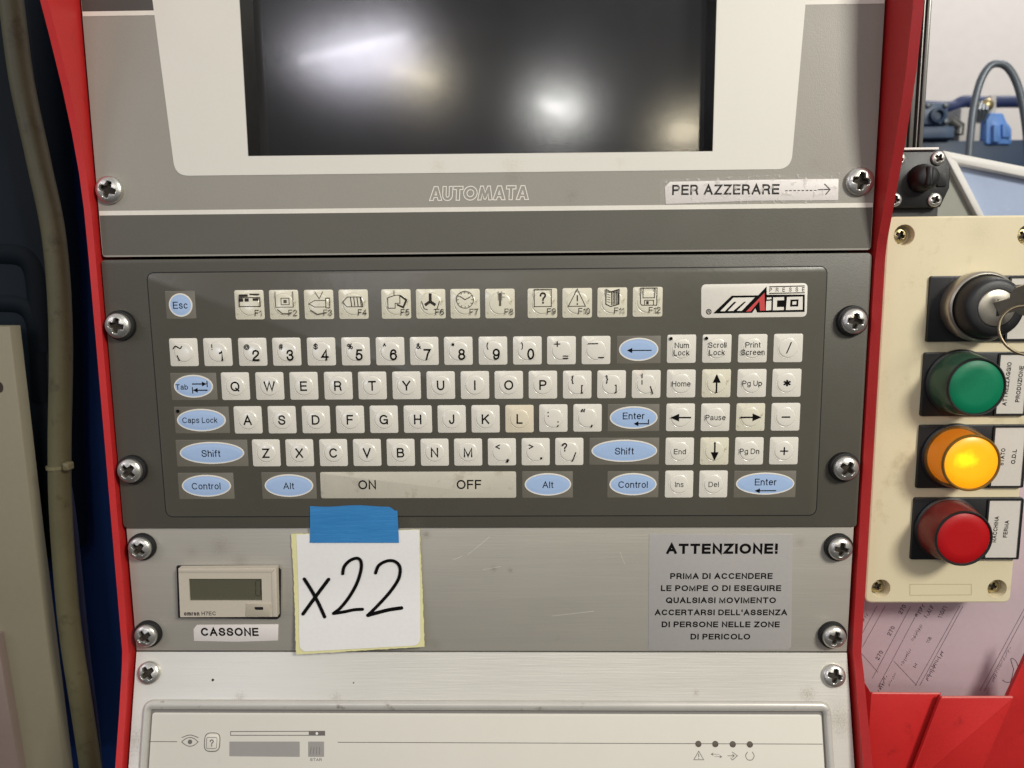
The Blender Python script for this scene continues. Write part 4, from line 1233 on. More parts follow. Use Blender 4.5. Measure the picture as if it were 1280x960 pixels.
def stickers():
    # label under the counter
    x, y = P(295, 791)
    r = root('name_label', (x, y, 0), 'white adhesive label reading CASSONE under the digital counter', 'label')
    def C(a, b, h=0.0): return P(210 + a / 8.0, 690 + b / 8.0, h)
    mb = MB(); mb.prism(round_poly([C(262, 888), C(690, 896), C(1100, 884), C(1105, 722), C(290, 728), C(256, 770)], 0.4), 0, 0.22, 0.05)
    mb.build('backing', 'sticker', r)
    mb = MB(); a = C(618, 797); mb.text('CASSONE', a[0], a[1], 5.9, 0.28, width=39.5, bold=0.016)
    mb.build('lettering', 'ink', r)
    # label under the screen
    def D(a, b, h=0.4): return P(800 + a / 4.0, 200 + b / 4.0, h)
    x, y = D(560, 155)
    r = root('name_label', (x, y, 0.4), 'white label reading PER AZZERARE with an arrow, under wrinkled clear tape', 'label')
    mb = MB(); mb.prism(round_poly([D(128, 221), D(560, 204), D(990, 201), D(993, 94), D(560, 100), D(150, 109), D(124, 135)], 0.8), 0.3, 0.62, 0.05)
    mb.build('backing', 'sticker', r)
    mb = MB()
    a0 = D(160, 150); a1 = D(696, 146)
    ang = math.atan2(a1[1] - a0[1], a1[0] - a0[0])
    a = D(428, 148); mb.text('PER AZZERARE', a[0], a[1], 6.2, 0.68, width=a1[0] - a0[0], rot=ang, bold=0.008)
    for i in range(8):
        s = 725 + i * 20.5
        mb.ribbon([D(s, 153.5 - i * 0.15), D(s + 13, 153.4 - i * 0.15)], 0.55, 0.68, caps=False)
    mb.ribbon([D(888, 149), D(946, 147)], 0.6, 0.68, caps=False)
    mb.ribbon([D(922, 121), D(949, 147), D(928, 172)], 0.6, 0.68)
    mb.build('lettering', 'ink', r)
    mb = MB()
    nx, ny = 60, 10; vs = []
    rnd = random.Random(3)
    for j in range(ny + 1):
        row = []
        for i in range(nx + 1):
            s, t = i / nx, j / ny
            q = D(98 + 900 * s, (225 - 12 * s) * (1 - t) + (98 - 36 * s) * t)
            row.append(mb.v(q[0] + (rnd.random() - 0.5) * 0.4, q[1] + (rnd.random() - 0.5) * 0.3, 0.85 + rnd.random() * 0.25))
        vs.append(row)
    for j in range(ny):
        for i in range(nx):
            mb.f([vs[j][i], vs[j][i + 1], vs[j + 1][i + 1], vs[j + 1][i]])
    mb.build('clear_tape', 'clear_tape', r)
    # warning plate
    def E(a, b, h=0.0): return P(720 + a / 3.368, 640 + b / 3.368, h)
    x, y = E(608, 340)
    r = root('warning_sign', (x, y, 0), 'silver warning sticker headed ATTENZIONE on the brushed grey panel', 'sign')
    mb = MB(); mb.prism(round_poly([E(304, 582), E(893, 579), E(905, 566), E(912, 94), E(308, 92)], 0.5), 0, 0.2, 0.04)
    mb.build('backing', 'sign_silver', r)
    mb = MB()
    a = E(613, 154); w = E(849, 154)[0] - E(378, 154)[0]
    mb.text('ATTENZIONE!', a[0], a[1], 7.1, 0.26, width=w, bold=0.026)
    for s, cx, v, l, rr in (('PRIMA DI ACCENDERE', 611, 269, 396, 827), ('LE POMPE O DI ESEGUIRE', 610, 320, 357, 863), ('QUALSIASI MOVIMENTO', 609, 371, 378, 841),
                            ("ACCERTARSI DELL'ASSENZA", 609, 422, 330, 889), ('DI PERSONE NELLE ZONE', 608, 472.5, 360, 857), ('DI PERICOLO', 607, 524, 482, 733)):
        a = E((l + rr) / 2, v); w = E(rr, v)[0] - E(l, v)[0]
        mb.text(s, a[0], a[1], 4.1, 0.26, width=w, bold=0.017)
    mb.build('lettering', 'ink', r)


stickers()


def note():
    def C(a, b, h=0.0): return P(150 + a / 3.2, 620 + b / 3.2, h)
    x, y = C(950, 380)
    r = root('paper_note', (x, y, 0), 'square paper note with handwritten x22 held up by blue tape', 'note')

    def bow(t): return 1.0 + 3.6 * (1 - t) ** 2.4 + 0.25 * math.sin(t * 9)          # the loose lower edge stands off the panel

    def grid(tl, tr, br, bl, off, th, name, m, jag=0.0, rc=0.0):
        mb = MB(); n = 48; rnd = random.Random(5)
        top = []
        for j in range(n + 1):
            t = 1 - j / n; row = []
            for i in range(n + 1):
                s = i / n
                ins = 0.0
                # rounded lower corners
                d = (1 - t) * 45.0
                e = 45.0 - d
                if rc and e < rc: ins = rc - math.sqrt(max(0, rc * rc - (rc - e) ** 2))
                l = Vector(tl) * t + Vector(bl) * (1 - t); q = Vector(tr) * t + Vector(br) * (1 - t)
                w = (q - l).length
                ss = (ins + s * (w - 2 * ins)) / w
                p = l + (q - l) * ss
                jx = (rnd.random() - 0.5) * jag if i in (0, n) else 0
                jy = (rnd.random() - 0.5) * jag if j in (0, n) else 0
                row.append(mb.v(p.x + jx, p.y + jy, bow(t) + off))
            top.append(row)
        for j in range(n):
            for i in range(n):
                mb.f([top[j + 1][i], top[j + 1][i + 1], top[j][i + 1], top[j][i]])
        r2 = bmesh.ops.extrude_face_region(mb.bm, geom=list(mb.bm.faces))
        for g in r2['geom']:
            if isinstance(g, bmesh.types.BMVert): g.co.y -= th * 0.001
        bmesh.ops.recalc_face_normals(mb.bm, faces=list(mb.bm.faces))
        return mb.build(name, m, r, smooth=60)
    grid(C(687, 150), C(1200, 130), C(1222, 590), C(712, 621), 0.0, 0.12, 'backing', 'note_edge', 0.5)
    grid(C(708, 152), C(1197, 132), C(1206, 583), C(726, 609), 0.22, 0.12, 'card', 'note_white', 0.0, 3.5)
    mb = MB()

    def S(pts, w=2.15):
        q = smooth_path([C(*p) for p in pts], 14)
        # follow the curl of the paper
        ylo, yhi = C(720, 615)[1], C(700, 140)[1]
        vs0 = len(mb.bm.verts)
        mb.ribbon(q, w, 0.0)
        mb.bm.verts.ensure_lookup_table()
        for v in mb.bm.verts[vs0:]:
            t = (v.co.z * 1000 - ylo) / (yhi - ylo)
            v.co.y = -(bow(t) + 0.95) * 0.001
    S([(741, 327), (770, 372), (800, 425), (824, 474)], 2.3)
    S([(838, 328), (795, 385), (738, 463)], 2.3)
    S([(894, 306), (900, 278), (922, 254), (950, 244), (966, 256), (967, 290), (950, 345), (920, 398), (886, 440), (859, 461)])
    S([(859, 461), (900, 455), (940, 447), (974, 445)])
    S([(1025, 303), (1038, 273), (1070, 255), (1102, 257), (1122, 281), (1117, 325), (1085, 375), (1040, 425), (996, 468)])
    S([(996, 468), (1030, 459), (1080, 447), (1129, 440)], 2.5)
    mb.build('handwriting', 'ink', r)
    # tape
    x, y = C(935, 115)
    t = root('masking_tape', (x, y, 2), 'strip of blue masking tape holding the x22 note to the keyboard edge', 'tape')
    mb = MB()
    pts = [(760, 40), (800, 42), (860, 46), (930, 44), (1000, 42), (1060, 43), (1098, 52), (1116, 72), (1113, 120), (1112, 190), (1000, 189), (900, 187), (763, 186)]
    n = 26; rows = []
    xl0, xr0 = 760, 1116
    for j in range(9):
        row = []
        for i in range(n + 1):
            s = i / n; tt = j / 8
            px = xl0 + (xr0 - xl0) * s; py = 40 + 147 * tt
            if j == 0: py += 3 * math.sin(s * 9) + max(0, (s - 0.90)) * 250
            if s > 0.9: px -= (s - 0.9) * 80 * (1 - tt) * 0.9
            hh = 2.35 + 0.25 * math.sin(s * 5 + tt * 3) * (1 - tt)
            if tt > 0.5: hh = min(hh, 2.2)
            # ridge where the tape steps down from the keyboard plate on to the panel
            hh += 0.45 * math.exp(-((tt - 0.20) / 0.05) ** 2) + 0.30 * math.exp(-(((tt - 0.62) - 0.10 * math.sin(s * 7)) / 0.05) ** 2) * (0.5 + 0.5 * math.sin(s * 11 + 1))
            hh += 0.8 * max(0, s - 0.86) / 0.14 * max(0, 0.4 - tt)
            q = C(px, py, hh)
            row.append(mb.v(q[0], q[1], hh))
        rows.append(row)
    for j in range(8):
        for i in range(n):
            mb.f([rows[j + 1][i], rows[j + 1][i + 1], rows[j][i + 1], rows[j][i]])
    # folded corner at the right
    mb.build('strip', 'tape_blue', t, smooth=60)


note()

# ================================================================== LOWER SLOPING PANEL
def drive_panel():
    r = root('drive_panel', (0, -180, 0), 'pale sloping panel with a small display and four indicator dots under the fold', 'panel', fr=LOW)
    Q = lambda u, v, h=0.0: P(u, v, h, LOW)
    yT = (Q(400, 875.2)[1] + Q(900, 875.8)[1]) / 2
    xL = -235.0; xR = 228.0
    xL = Q(178, 900)[0]; xR = Q(1039.5, 905)[0]
    xL = min(xL, -xR + 0) if False else xL
    mb = MB(LOW)
    hole = round_poly([(xL, -185), (xR, -185), (xR, yT), (xL, yT)], [0, 0, 8, 8], 7)
    mb.plate([(-240.8, -186), (240.8, -186), (240.8, -0.4), (-240.8, -0.4)], [hole], -4, 0)
    mb.build('plate', 'plate_pale', r)
    # rolled lip: rounded ridge running round the inner face
    mb = MB(LOW)
    prof = [(0.0, -1.0), (0.25, 0.8), (1.1, 1.7), (2.6, 2.1), (4.2, 1.9), (5.6, 1.1), (6.4, 0.2), (6.7, -1.6)]
    base = [(xL, -184), (xR, -184), (xR, yT), (xL, yT)]
    def off(d): return round_poly([(xL + d * 0.72, -184), (xR - d * 0.72, -184), (xR - d * 0.72, yT - d), (xL + d * 0.72, yT - d)], [0, 0, max(8 - d, 2.0), max(8 - d, 2.0)], 7)
    rings = [[mb.v(x, y, h) for x, y in off(d)] for d, h in prof]
    n = len(rings[0])
    for a, b in zip(rings, rings[1:]):
        for i in range(n):
            j = (i + 1) % n
            mb.f([a[i], a[j], b[j], b[i]])
    mb.build('lip', 'lip_pale', r, smooth=60)
    mb = MB(LOW); mb.sheet(off(6.0), -1.5); mb.build('groove', 'groove', r)
    mb = MB(LOW); mb.prism(off(8.6), -1.4, -0.4, 0.3)
    mb.build('face', 'face_pale', r)
    h = -0.34
    mb = MB(LOW)
    yl = (Q(300, 927.5)[1] + Q(900, 930)[1]) / 2
    for u0, u1 in ((187, 221), (422, 1028)):
        mb.ribbon([(Q(u0, 927)[0], yl), (Q(u1, 927)[0], yl)], 0.45, h, caps=False)
    # eye
    S = lambda a, b: Q(150 + a / 2.56, 800 + b / 2.56, h)
    mb.ribbon(smooth_path([S(197, 326), (S(210, 316)), S(224, 312), S(238, 316), S(250, 326)], 5), 0.5, h)
    mb.ribbon(smooth_path([S(197, 326), (S(210, 336)), S(224, 340), S(238, 336), S(250, 326)], 5), 0.5, h)
    mb.ribbon(smooth_path([S(198, 312), (S(224, 304)), S(250, 312)], 5), 0.5, h)
    c = S(224, 326); mb.sheet(circle(c[0], c[1], 1.5, 20), h)
    mb.build('print', 'ink_grey', r)
    # help button
    c = S(295, 327)
    mb = MB(LOW); mb.prism(rrect(c[0], c[1], 9.6, 11, 3.6), -0.5, 0.5, 0.5)
    b = mb.build('help_button', 'face_pale', r)
    mb = MB(LOW); mb.ribbon(rrect(c[0], c[1], 10.4, 11.8, 4.0), 0.5, h, closed=True); mb.ribbon(rrect(c[0], c[1] - 0.2, 7.0, 7.0, 1.0), 0.35, 0.56, closed=True)
    mb.text('?', c[0], c[1] - 0.2, 4.4, 0.56)
    mb.build('button_print', 'ink_grey', b)
    # bar and window
    mb = MB(LOW)
    mb.ribbon([S(354, 293), S(655, 292), S(655, 305), S(354, 305)], 0.5, h, closed=True)
    mb.sheet([S(604, 293), S(655, 292.5), S(655, 304.5), S(604, 304.5)], h - 0.01)
    mb.build('scale_bar', 'ink_grey', r)
    mb = MB(LOW); c = S(630, 299); mb.sheet(circle(c[0], c[1], 0.9, 16), h + 0.05); mb.build('scale_mark', 'print_white', r)
    mb = MB(LOW); mb.sheet([S(350, 372), S(575, 374), S(575, 325), S(350, 325)], h)
    mb.build('display_window', 'window_grey', r)
    mb = MB(LOW); mb.sheet(round_poly([S(602, 374), S(653, 374), S(653, 325), S(602, 325)], 0.4), h)
    k = mb.build('key_pad', 'window_grey', r)
    mb = MB(LOW); c = S(627, 383); mb.text('STAR', c[0], c[1], 1.7, h, ws=1.2)
    for i in range(4):
        mb.ribbon([S(612 + i * 9, 342), S(608 + i * 10, 366)], 0.3, h + 0.05, caps=False)
    mb.build('lettering', 'ink_grey', r)
    # indicator dots and their little symbols
    for u, v in ((873, 929.8), (894.2, 930), (916, 930.3), (937.3, 930.5)):
        c = Q(u, v, h)
        mb = MB(LOW); mb.lathe(c[0], c[1], [(2.0, h - 0.1), (2.0, h + 0.2), (1.7, h + 0.25), (1.5, h - 0.05), (0.8, h + 0.05)], 20)
        o = mb.build('indicator', 'dot_brown', r)
    mb = MB(LOW)
    Z = lambda a, b: Q(620 + a / 2.612, 800 + b / 2.612, h)
    mb.ribbon([Z(646, 391), Z(678, 391), Z(662, 363)], 0.4, h, closed=True); c = Z(662, 380); mb.text('!', c[0], c[1], 3.2, h)
    mb.ribbon([Z(704, 373), Z(730, 373), Z(712, 381), Z(736, 381)], 0.4, h); mb.ribbon([Z(709, 369), Z(703, 373), Z(709, 377)], 0.35, h); mb.ribbon([Z(731, 377), Z(737, 381), Z(731, 385)], 0.35, h)
    mb.ribbon([Z(772, 366), Z(788, 378), Z(772, 392), Z(766, 385)], 0.4, h); mb.ribbon([Z(757, 378), Z(777, 378)], 0.4, h); mb.ribbon([Z(772, 373), Z(778, 378), Z(772, 383)], 0.4, h)
    mb.ribbon(smooth_path([Z(821, 366), Z(815, 378), Z(822, 391), Z(836, 391), Z(843, 378), Z(837, 366)], 4), 0.45, h)
    mb.build('symbols', 'ink_grey', r)
    # drill dimples
    mb = MB(LOW)
    for u, v, rr in ((266, 850, 0.9), (442, 853.5, 0.5)):
        c = Q(u, v); mb.sheet(circle(c[0], c[1], rr, 14), 0.05)
    mb.build('dimple', 'recess_shade', r)
    put_screw('low', r, 187, 840.5, LOW, 0.0, 0.9)
    put_screw('low', r, 1041.5, 844, LOW, 0.0, 0.25)


drive_panel()

# ================================================================== PUSH BUTTON BOX
def button_box():
    xL, xR, yT, yB = 250.6, 346.3, 21.4, -230.2
    r = root('button_box', (298, -230, 0), 'beige plastic control box with green, amber and red lamps beside the red cheek', 'control box')

    def K(a, b, h=0.0): return P(1060 + a / 3.556, 250 + b / 3.556, h)
    def K2(a, b, h=0.0): return P(1060 + a / 3.556, 500 + b / 3.556, h)
    holes = [(K(250, 156), 6.5), (K2(146, 838), 6.3), (K2(663, 839), 6.3), (P(1285, 294), 6.5)]
    poly = round_poly([(xL, yB), (xR, yB), (xR, yT), (xL, yT)], 5, 6)
    mb = MB()
    mb.plate(inset_poly(poly, 1.2), [circle(c[0], c[1], q, 32) for c, q in holes], 0.0, 0.0)
    pa = poly
    rr = [(poly, -62), (poly, -1.6), (inset_poly(poly, 0.35), -0.45), (inset_poly(poly, 1.2), 0.0)]
    vr = [[mb.v(x, y, h) for x, y in pl] for pl, h in rr]
    for a, b in zip(vr, vr[1:]):
        for i in range(len(a)):
            j = (i + 1) % len(a); mb.f([a[i], a[j], b[j], b[i]])
    for c, q in holes:
        mb.lathe(c[0], c[1], [(q, 0.0), (q * 0.97, -0.3), (q * 0.92, -7.0)], 32)
    # normals of the wells face inwards
    # marking field at the foot; shade of its embossed edge drawn as a darker line
    f = [K2(275, 868), K2(548, 866), K2(548, 819), K2(275, 819)]
    enc = mb.build('enclosure', 'beige_box', r)
    mb = MB(); mb.ribbon(f, 0.4, 0.06, closed=True); mb.build('marking_field', 'field_edge_shade', r)
    for i, (c, q) in enumerate(holes):
        me, _ = screw_mesh('brass')
        o = bpy.data.objects.new('screw', me); COL.objects.link(o); o.parent = r
        o.location = UP.w(c[0] - 0.6, c[1], -5.5) - wloc(r); o.rotation_euler = (0, 0.4 + i * 0.7, 0)

    # legend plates
    plates = [('key', K(345, 628), K(815, 628), K(815, 336), K(357, 336)), ('green', K(318, 958), K(800, 958), K(800, 675), K(332, 675)),
              ('amber', K2(299, 386), K2(776, 390), K2(786, 108), K2(312, 108)), ('red', K2(275, 702), K2(750, 708), K2(772, 432), K2(286, 430))]
    inserts = {'key': (703, 615, 350, 815, K), 'green': (655, 950, 692, 800, K), 'amber': (632, 384, 128, 772, K2), 'red': (607, 696, 455, 752, K2)}
    words = {'green': ('ATTREZZAGGIO', 'PRODUZIONE'), 'amber': ('STATO', 'O.D.L'), 'red': ('MACCHINA', 'FERMA'), 'key': ()}
    wpos = {'green': ((706, 818, 192), (762, 818, 160)), 'amber': ((686, 253, 78), (737, 252, 66)), 'red': ((655, 575, 122), (702, 573, 80))}
    for nm, a, b, c, d in plates:
        m = MB()
        xs = [min(a[0], d[0]), max(b[0], c[0])]; ys = [(a[1] + b[1]) / 2, (c[1] + d[1]) / 2]
        x0 = (a[0] + d[0]) / 2; x1 = (b[0] + c[0]) / 2
        if nm in ('key', 'green'): x1 = xR - 2.2
        m.prism(rrect((x0 + x1) / 2, (ys[0] + ys[1]) / 2, x1 - x0, ys[1] - ys[0], 1.4), 0, 2.0, 0.4)
        pl = m.build('switch_plate', 'black_plastic', r)
        pl['label'] = {'key': 'black plate behind the key switch', 'green': 'black plate behind the green lamp', 'amber': 'black plate behind the lit amber lamp', 'red': 'black plate behind the red lamp'}[nm]
        u0, vb, vt, u1, KK = inserts[nm]
        p0 = KK(u0, vb, 2.0); p1 = KK(u1, vt, 2.0)
        ix1 = x1 - 1.6; ix0 = p0[0]
        yy0, yy1 = ys[0] + 1.6, ys[1] - 1.6
        # raised black border round the white insert
        m = MB()
        m.plate(rrect((ix0 + ix1) / 2, (yy0 + yy1) / 2, ix1 - ix0 + 2.4, yy1 - yy0 + 2.2, 1.0), [rrect((ix0 + ix1) / 2, (yy0 + yy1) / 2, ix1 - ix0, yy1 - yy0, 0.5)], 1.9, 2.9)
        m.build('insert_frame', 'black_plastic', pl)
        m = MB(); m.sheet(rrect((ix0 + ix1) / 2, (yy0 + yy1) / 2, ix1 - ix0 + 0.4, yy1 - yy0 + 0.4, 0.5), 2.2)
        m.build('insert', 'insert_white', pl)
        if words[nm]:
            m = MB()
            for w, (cu, cv, ln) in zip(words[nm], wpos[nm]):
                c0 = KK(cu, cv, 2.2); wd = ln / 3.556 * 0.515
                m.text(w, c0[0], c0[1], 2.7, 2.27, width=wd, rot=math.pi / 2 - 0.04, bold=0.012)
            m.build('lettering', 'ink', pl)

    # lamps: collar, smoky wall, coloured cap
    def lampcap(nm, base, r0, r1, front):
        bx, by = base
        hf = 22.0
        m = MB()
        m.lathe(bx, by, [(r0 + 1.2, 2.0), (r0 + 1.2, 3.6), (r0 + 0.4, 4.2), (r0, 4.4)], 56)
        pl = m.build('pilot_lamp', 'black_plastic', r)
        pl['label'] = {'green': 'green pilot lamp, unlit', 'amber': 'amber pilot lamp, lit', 'red': 'red pilot lamp, unlit'}[nm]
        m = MB()
        m.lathe(bx, by, [(r0, 3.4), (r0 - 0.1, 8.0), (r1 + 0.9, hf - 0.8), (r1 + 0.5, hf + 0.1), (r1 + 0.1, hf + 0.2), (r1 - 0.5, hf - 0.7)], 64, cap=False)
        m.build('cap_wall', nm + '_wall', pl, smooth=50)
        m = MB()
        lens = {'green': 'green_lens', 'amber': 'amber_lit', 'red': 'red_lens'}[nm]
        m.lathe(bx, by, [(r0 - 1.8, 3.5), (r0 - 2.2, 7.5), (r1 - 1.6, hf - 6.0), (r1 - 0.4, hf - 1.0), (r1 - 0.9, hf - 0.5), (r1 * 0.6, hf - 0.2), (r1 * 0.2, hf - 0.1)], 64)
        m.build('lens', lens, pl, origin=UP.w(bx, by, hf), smooth=50)
        m = MB()
        m.lathe(bx, by, [(r1 + 0.95, hf - 1.4), (r1 + 1.0, hf - 0.3), (r1 + 0.5, hf + 0.35), (r1 - 0.1, hf + 0.3), (r1 - 0.6, hf - 0.5)], 64, cap=False)
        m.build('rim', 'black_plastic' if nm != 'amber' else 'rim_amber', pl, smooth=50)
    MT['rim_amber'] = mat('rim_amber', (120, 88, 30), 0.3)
    hF = 22.0
    for nm, fc in (('green', K(573, 832, hF)), ('amber', K2(550, 281, hF)), ('red', K2(516, 617, hF))):
        # the lamps stand square on the box: base and face share an axis
        lampcap(nm, fc, 20.0, 16.9, fc)

    # key switch
    cx, cy = K(642, 478, 22)
    m = MB()
    m.lathe(cx, cy, [(20.6, 2.0), (21.4, 8.0), (21.6, 13.0), (21.0, 14.4), (20.0, 14.8), (19.3, 14.2), (19.0, 13.4)], 64)
    ks = m.build('key_switch', 'chrome', r, smooth=50)
    m = MB()
    m.lathe(cx, cy, [(19.0, 12.5), (18.9, 16.0), (17.6, 24.0), (16.2, 25.6), (14.8, 26.2), (11.4, 26.3), (11.2, 25.4)], 64, cap=False)
    m.prism(round_poly([(cx + 13, cy + 5), (cx + 19.5, cy + 8), (cx + 20.0, cy + 12), (cx + 14, cy + 13.5), (cx + 8, cy + 13)], 1.5), 22.5, 26.0, 0.6)
    m.build('switch_head', 'black_plastic', ks, smooth=50)
    m = MB()
    m.lathe(cx, cy, [(11.2, 24.8), (11.0, 26.4), (10.4, 26.8), (5.0, 26.9)], 48)
    lk = m.build('lock', 'chrome', ks, smooth=50)
    m = MB(); m.prism(rrect(cx + 0.5, cy, 1.8, 10, 0.4), 26.8, 27.05)
    o = m.build('keyhole', 'black', ks)
    return cx, cy


KX, KY = button_box()


def key_and_ring():
    r = root('key', (KX, KY, 27), 'nickel key on a wire ring, left standing in the key switch', 'key')
    m = MB()
    # the shank and the bow lie in an upright plane seen edge-on, turned a little to the right
    dx = Vector((math.sin(0.9), 0.22, math.cos(0.9)))

    def pt(s, t, n): # s along the shank out of the lock, t across, n thickness
        d = Vector((math.sin(0.62), 0.28, math.cos(0.62))).normalized()
        a = Vector((0.45, -0.85, -0.05)); a = (a - d * a.dot(d)).normalized(); c = d.cross(a)
        return Vector((KX, KY, 26.5)) + d * s + a * t + c * n
    prof = [(0, -4.0), (9, -4.4), (10, -7), (14, -9.8), (22, -10.5), (29, -8), (31.5, -2), (31, 4.5), (27, 9.0), (20, 10.4), (14, 9.2), (10, 6.6), (9, 4.4), (0, 4.0)]
    hole = [(26.2 + 2.2 * math.cos(k * math.pi / 8), -3.5 + 2.2 * math.sin(k * math.pi / 8)) for k in range(16)]
    for n, rev in ((1.1, False), (-1.1, True)):
        vs = [m.v(*pt(s, t, n)) for s, t in prof]
        m.f(vs if not rev else list(reversed(vs)))
    a = [m.v(*pt(s, t, -1.1)) for s, t in prof]; b = [m.v(*pt(s, t, 1.1)) for s, t in prof]
    for i in range(len(a)):
        j = (i + 1) % len(a); m.f([a[i], a[j], b[j], b[i]])
    bmesh.ops.recalc_face_normals(m.bm, faces=list(m.bm.faces))
    m.build('blade', 'chrome', r, smooth=30)
    m = MB()
    hr = 52.0
    cx, cy = P(1283, 413, hr)
    R = 13.5
    ring = [(cx + R * math.sin(2 * math.pi * k / 40), cy + R * math.cos(2 * math.pi * k / 40), hr + 3.0 * math.sin(2 * math.pi * k / 40) - 4.0 * math.cos(2 * math.pi * k / 40)) for k in range(41)]
    m.tube(ring, 0.85, 10)
    m.build('key_ring', 'key_ring', r, smooth=60)


key_and_ring()


# ================================================================== ROTARY SWITCH AND PROFILE
def rotary_switch():
    h = -4.0
    def G(a, b, hh=h): return P(1080 + a / 3.43, b / 3.43, hh)
    x, y = G(235, 770)
    r = root('rotary_switch', (x, y, -40), 'small black rotary switch with four screws above the beige box', 'switch')
    m = MB()
    x0 = 250.0
    tr = [G(338, 648), G(372, 715), G(368, 805), G(328, 888)]
    poly = [(x0, tr[3][1]), tr[3], tr[2], tr[1], tr[0], (x0, tr[0][1])]
    m.prism(round_poly(poly, 1.2), h - 6, h, 0.9)
    # body behind
    b0 = G(300, 925, h - 10)
    m.box(x0 + 0.5, b0[0], b0[1] - 6, tr[0][1] - 2, -46, h - 6)
    m.build('housing', 'black_plastic', r)
    m = MB()
    a = G(338, 700); b = G(310, 800)
    m.prism(round_poly([G(312, 740), G(352, 740), G(352, 800), G(312, 800)], 0.6), h - 0.2, h + 1.0, 0.3)
    m.build('tab', 'black', r)
    c = G(243, 765)
    m = MB()
    m.lathe(c[0], c[1], [(8.4, h - 0.2), (8.3, h + 4.0), (7.8, h + 7.0), (6.8, h + 9.0), (5.0, h + 10.2), (2.0, h + 10.8)], 40)
    m.prism(rrect(c[0], c[1], 4.4, 12.5, 2.0), h + 7, h + 12.0, 1.6)
    m.build('knob', 'black', r, smooth=45)
    m = MB()
    l0 = G(120, 634, h - 2); l1 = G(313, 634, h - 2)
    m.box(x0, l1[0], tr[0][1] + 0.9, tr[0][1] + 2.3, -40, h + 0.5, 0.3)
    m.build('cover_strip', 'guard_white', r)
    for a, b in ((147, 682), (316, 679), (130, 857), (301, 857)):
        p = G(a, b)
        me, _ = screw_mesh('small')
        o = bpy.data.objects.new('screw', me); COL.objects.link(o); o.parent = r
        o.location = UP.w(p[0], p[1], h) - wloc(r); o.rotation_euler = (0, 0.5 + a * 0.01, 0)
        o.scale = (1.05, 1.05, 1.05)


rotary_switch()


def profile_post():
    h = -60
    x1 = P(1160.5, 100, h)[0]
    x0 = x1 - 30
    r = root('profile_post', (275, 10, h), 'tall black grooved metal upright behind the red cheek', 'post')
    m = MB(); m.box(x0, x1, 16, 290, h - 30, h - 6); m.build('core', 'black', r)
    m = MB()
    w = x1 - x0
    for a, b in ((0.0, 0.10), (0.14, 0.24), (0.28, 0.38), (0.42, 0.50), (0.55, 0.61), (0.65, 0.75), (0.80, 0.84), (0.88, 0.98)):
        m.prism([(x0 + a * w, 16), (x0 + b * w, 16), (x0 + b * w, 290), (x0 + a * w, 290)], h - 6, h, 0.9)
    m.build('rib', 'profile', r)


profile_post()


# ================================================================== PAPERS IN THE POCKET
def papers():
    hp = -30.0
    def D(a, b): return P(1000 + a / 4.364, 740 + b / 4.364, hp)
    x, y = D(700, 600)
    r = root('document_sheet', (x, y - 40, hp), 'pinkish printed form in a plastic sleeve standing in the red pocket', 'document')
    poly = [(248.8, P(1100, 600, hp)[1]), (430, P(1100, 600, hp)[1]), (430, -330), (248.8, -330)]
    m = MB(); m.prism(poly, hp - 0.6, hp, 0.1); m.build('page', 'paper_pink', r)
    m = MB(); hh = hp + 0.06
    for a, b in (((326, 250), (420, 75)), ((340, 300), (465, 75)), ((395, 470), (605, 75)), ((425, 520), (660, 75)), ((628, 512), (872, 75)), ((652, 512), (890, 75)), ((980, 540), (1240, 60)), ((1005, 540), (1260, 60)),
                 ((330, 330), (425, 438)), ((510, 375), (635, 508))):
        m.ribbon([D(*a), D(*b)], 0.32, hh, caps=False)
    dirv = Vector(D(872, 75)) - Vector(D(628, 512)); rot = math.atan2(dirv.y, dirv.x)
    for s, a, b, cap in (('270', 432, 345, 3.0), ('270', 496, 212, 3.0), ('270', 557, 95, 3.0), ('118', 702, 262, 2.6), ('110/1', 775, 110, 3.2)):
        c = D(a, b); m.text(s, c[0], c[1], cap, hh, rot=rot)
    # rows of print too small to read
    rnd = random.Random(11)
    n = Vector((-math.sin(rot), math.cos(rot))); d = Vector((math.cos(rot), math.sin(rot)))
    for a, b, ln, bold in ((735, 400, 24, 1), (655, 100, 10, 1), (705, 105, 9, 1), (585, 350, 10, 0), (570, 365, 10, 0), (645, 215, 11, 0), (630, 230, 10, 0), (500, 480, 10, 0), (450, 500, 12, 1), (1100, 385, 26, 0), (350, 150, 9, 0), (630, 400, 4, 1), (1062, 470, 5, 0)):
        c = Vector(D(a, b)); s = -ln / 2
        while s < ln / 2:
            w = 0.5 + rnd.random() * 0.9
            p = c + d * s; q = c + d * (s + w * 0.7)
            k = 2.1 if bold else 1.4
            m.ribbon([(p.x - n.x * k * rnd.random(), p.y - n.y * k * rnd.random()), (q.x + n.x * k * rnd.random(), q.y + n.y * k * rnd.random())], 0.5 if bold else 0.3, hh, caps=False)
            s += w + 0.35
    m.ribbon(smooth_path([D(1105, 480), D(1125, 492), D(1150, 485), D(1165, 420)], 5), 0.45, hh)
    m.ribbon(smooth_path([D(1165, 420), D(1150, 370), D(1160, 362), D(1180, 380), D(1190, 410)], 5), 0.45, hh)
    m.build('form_print', 'ink_paper', r)


MT['ink_paper'] = mat('ink_paper', (70, 52, 62), 0.6)
papers()


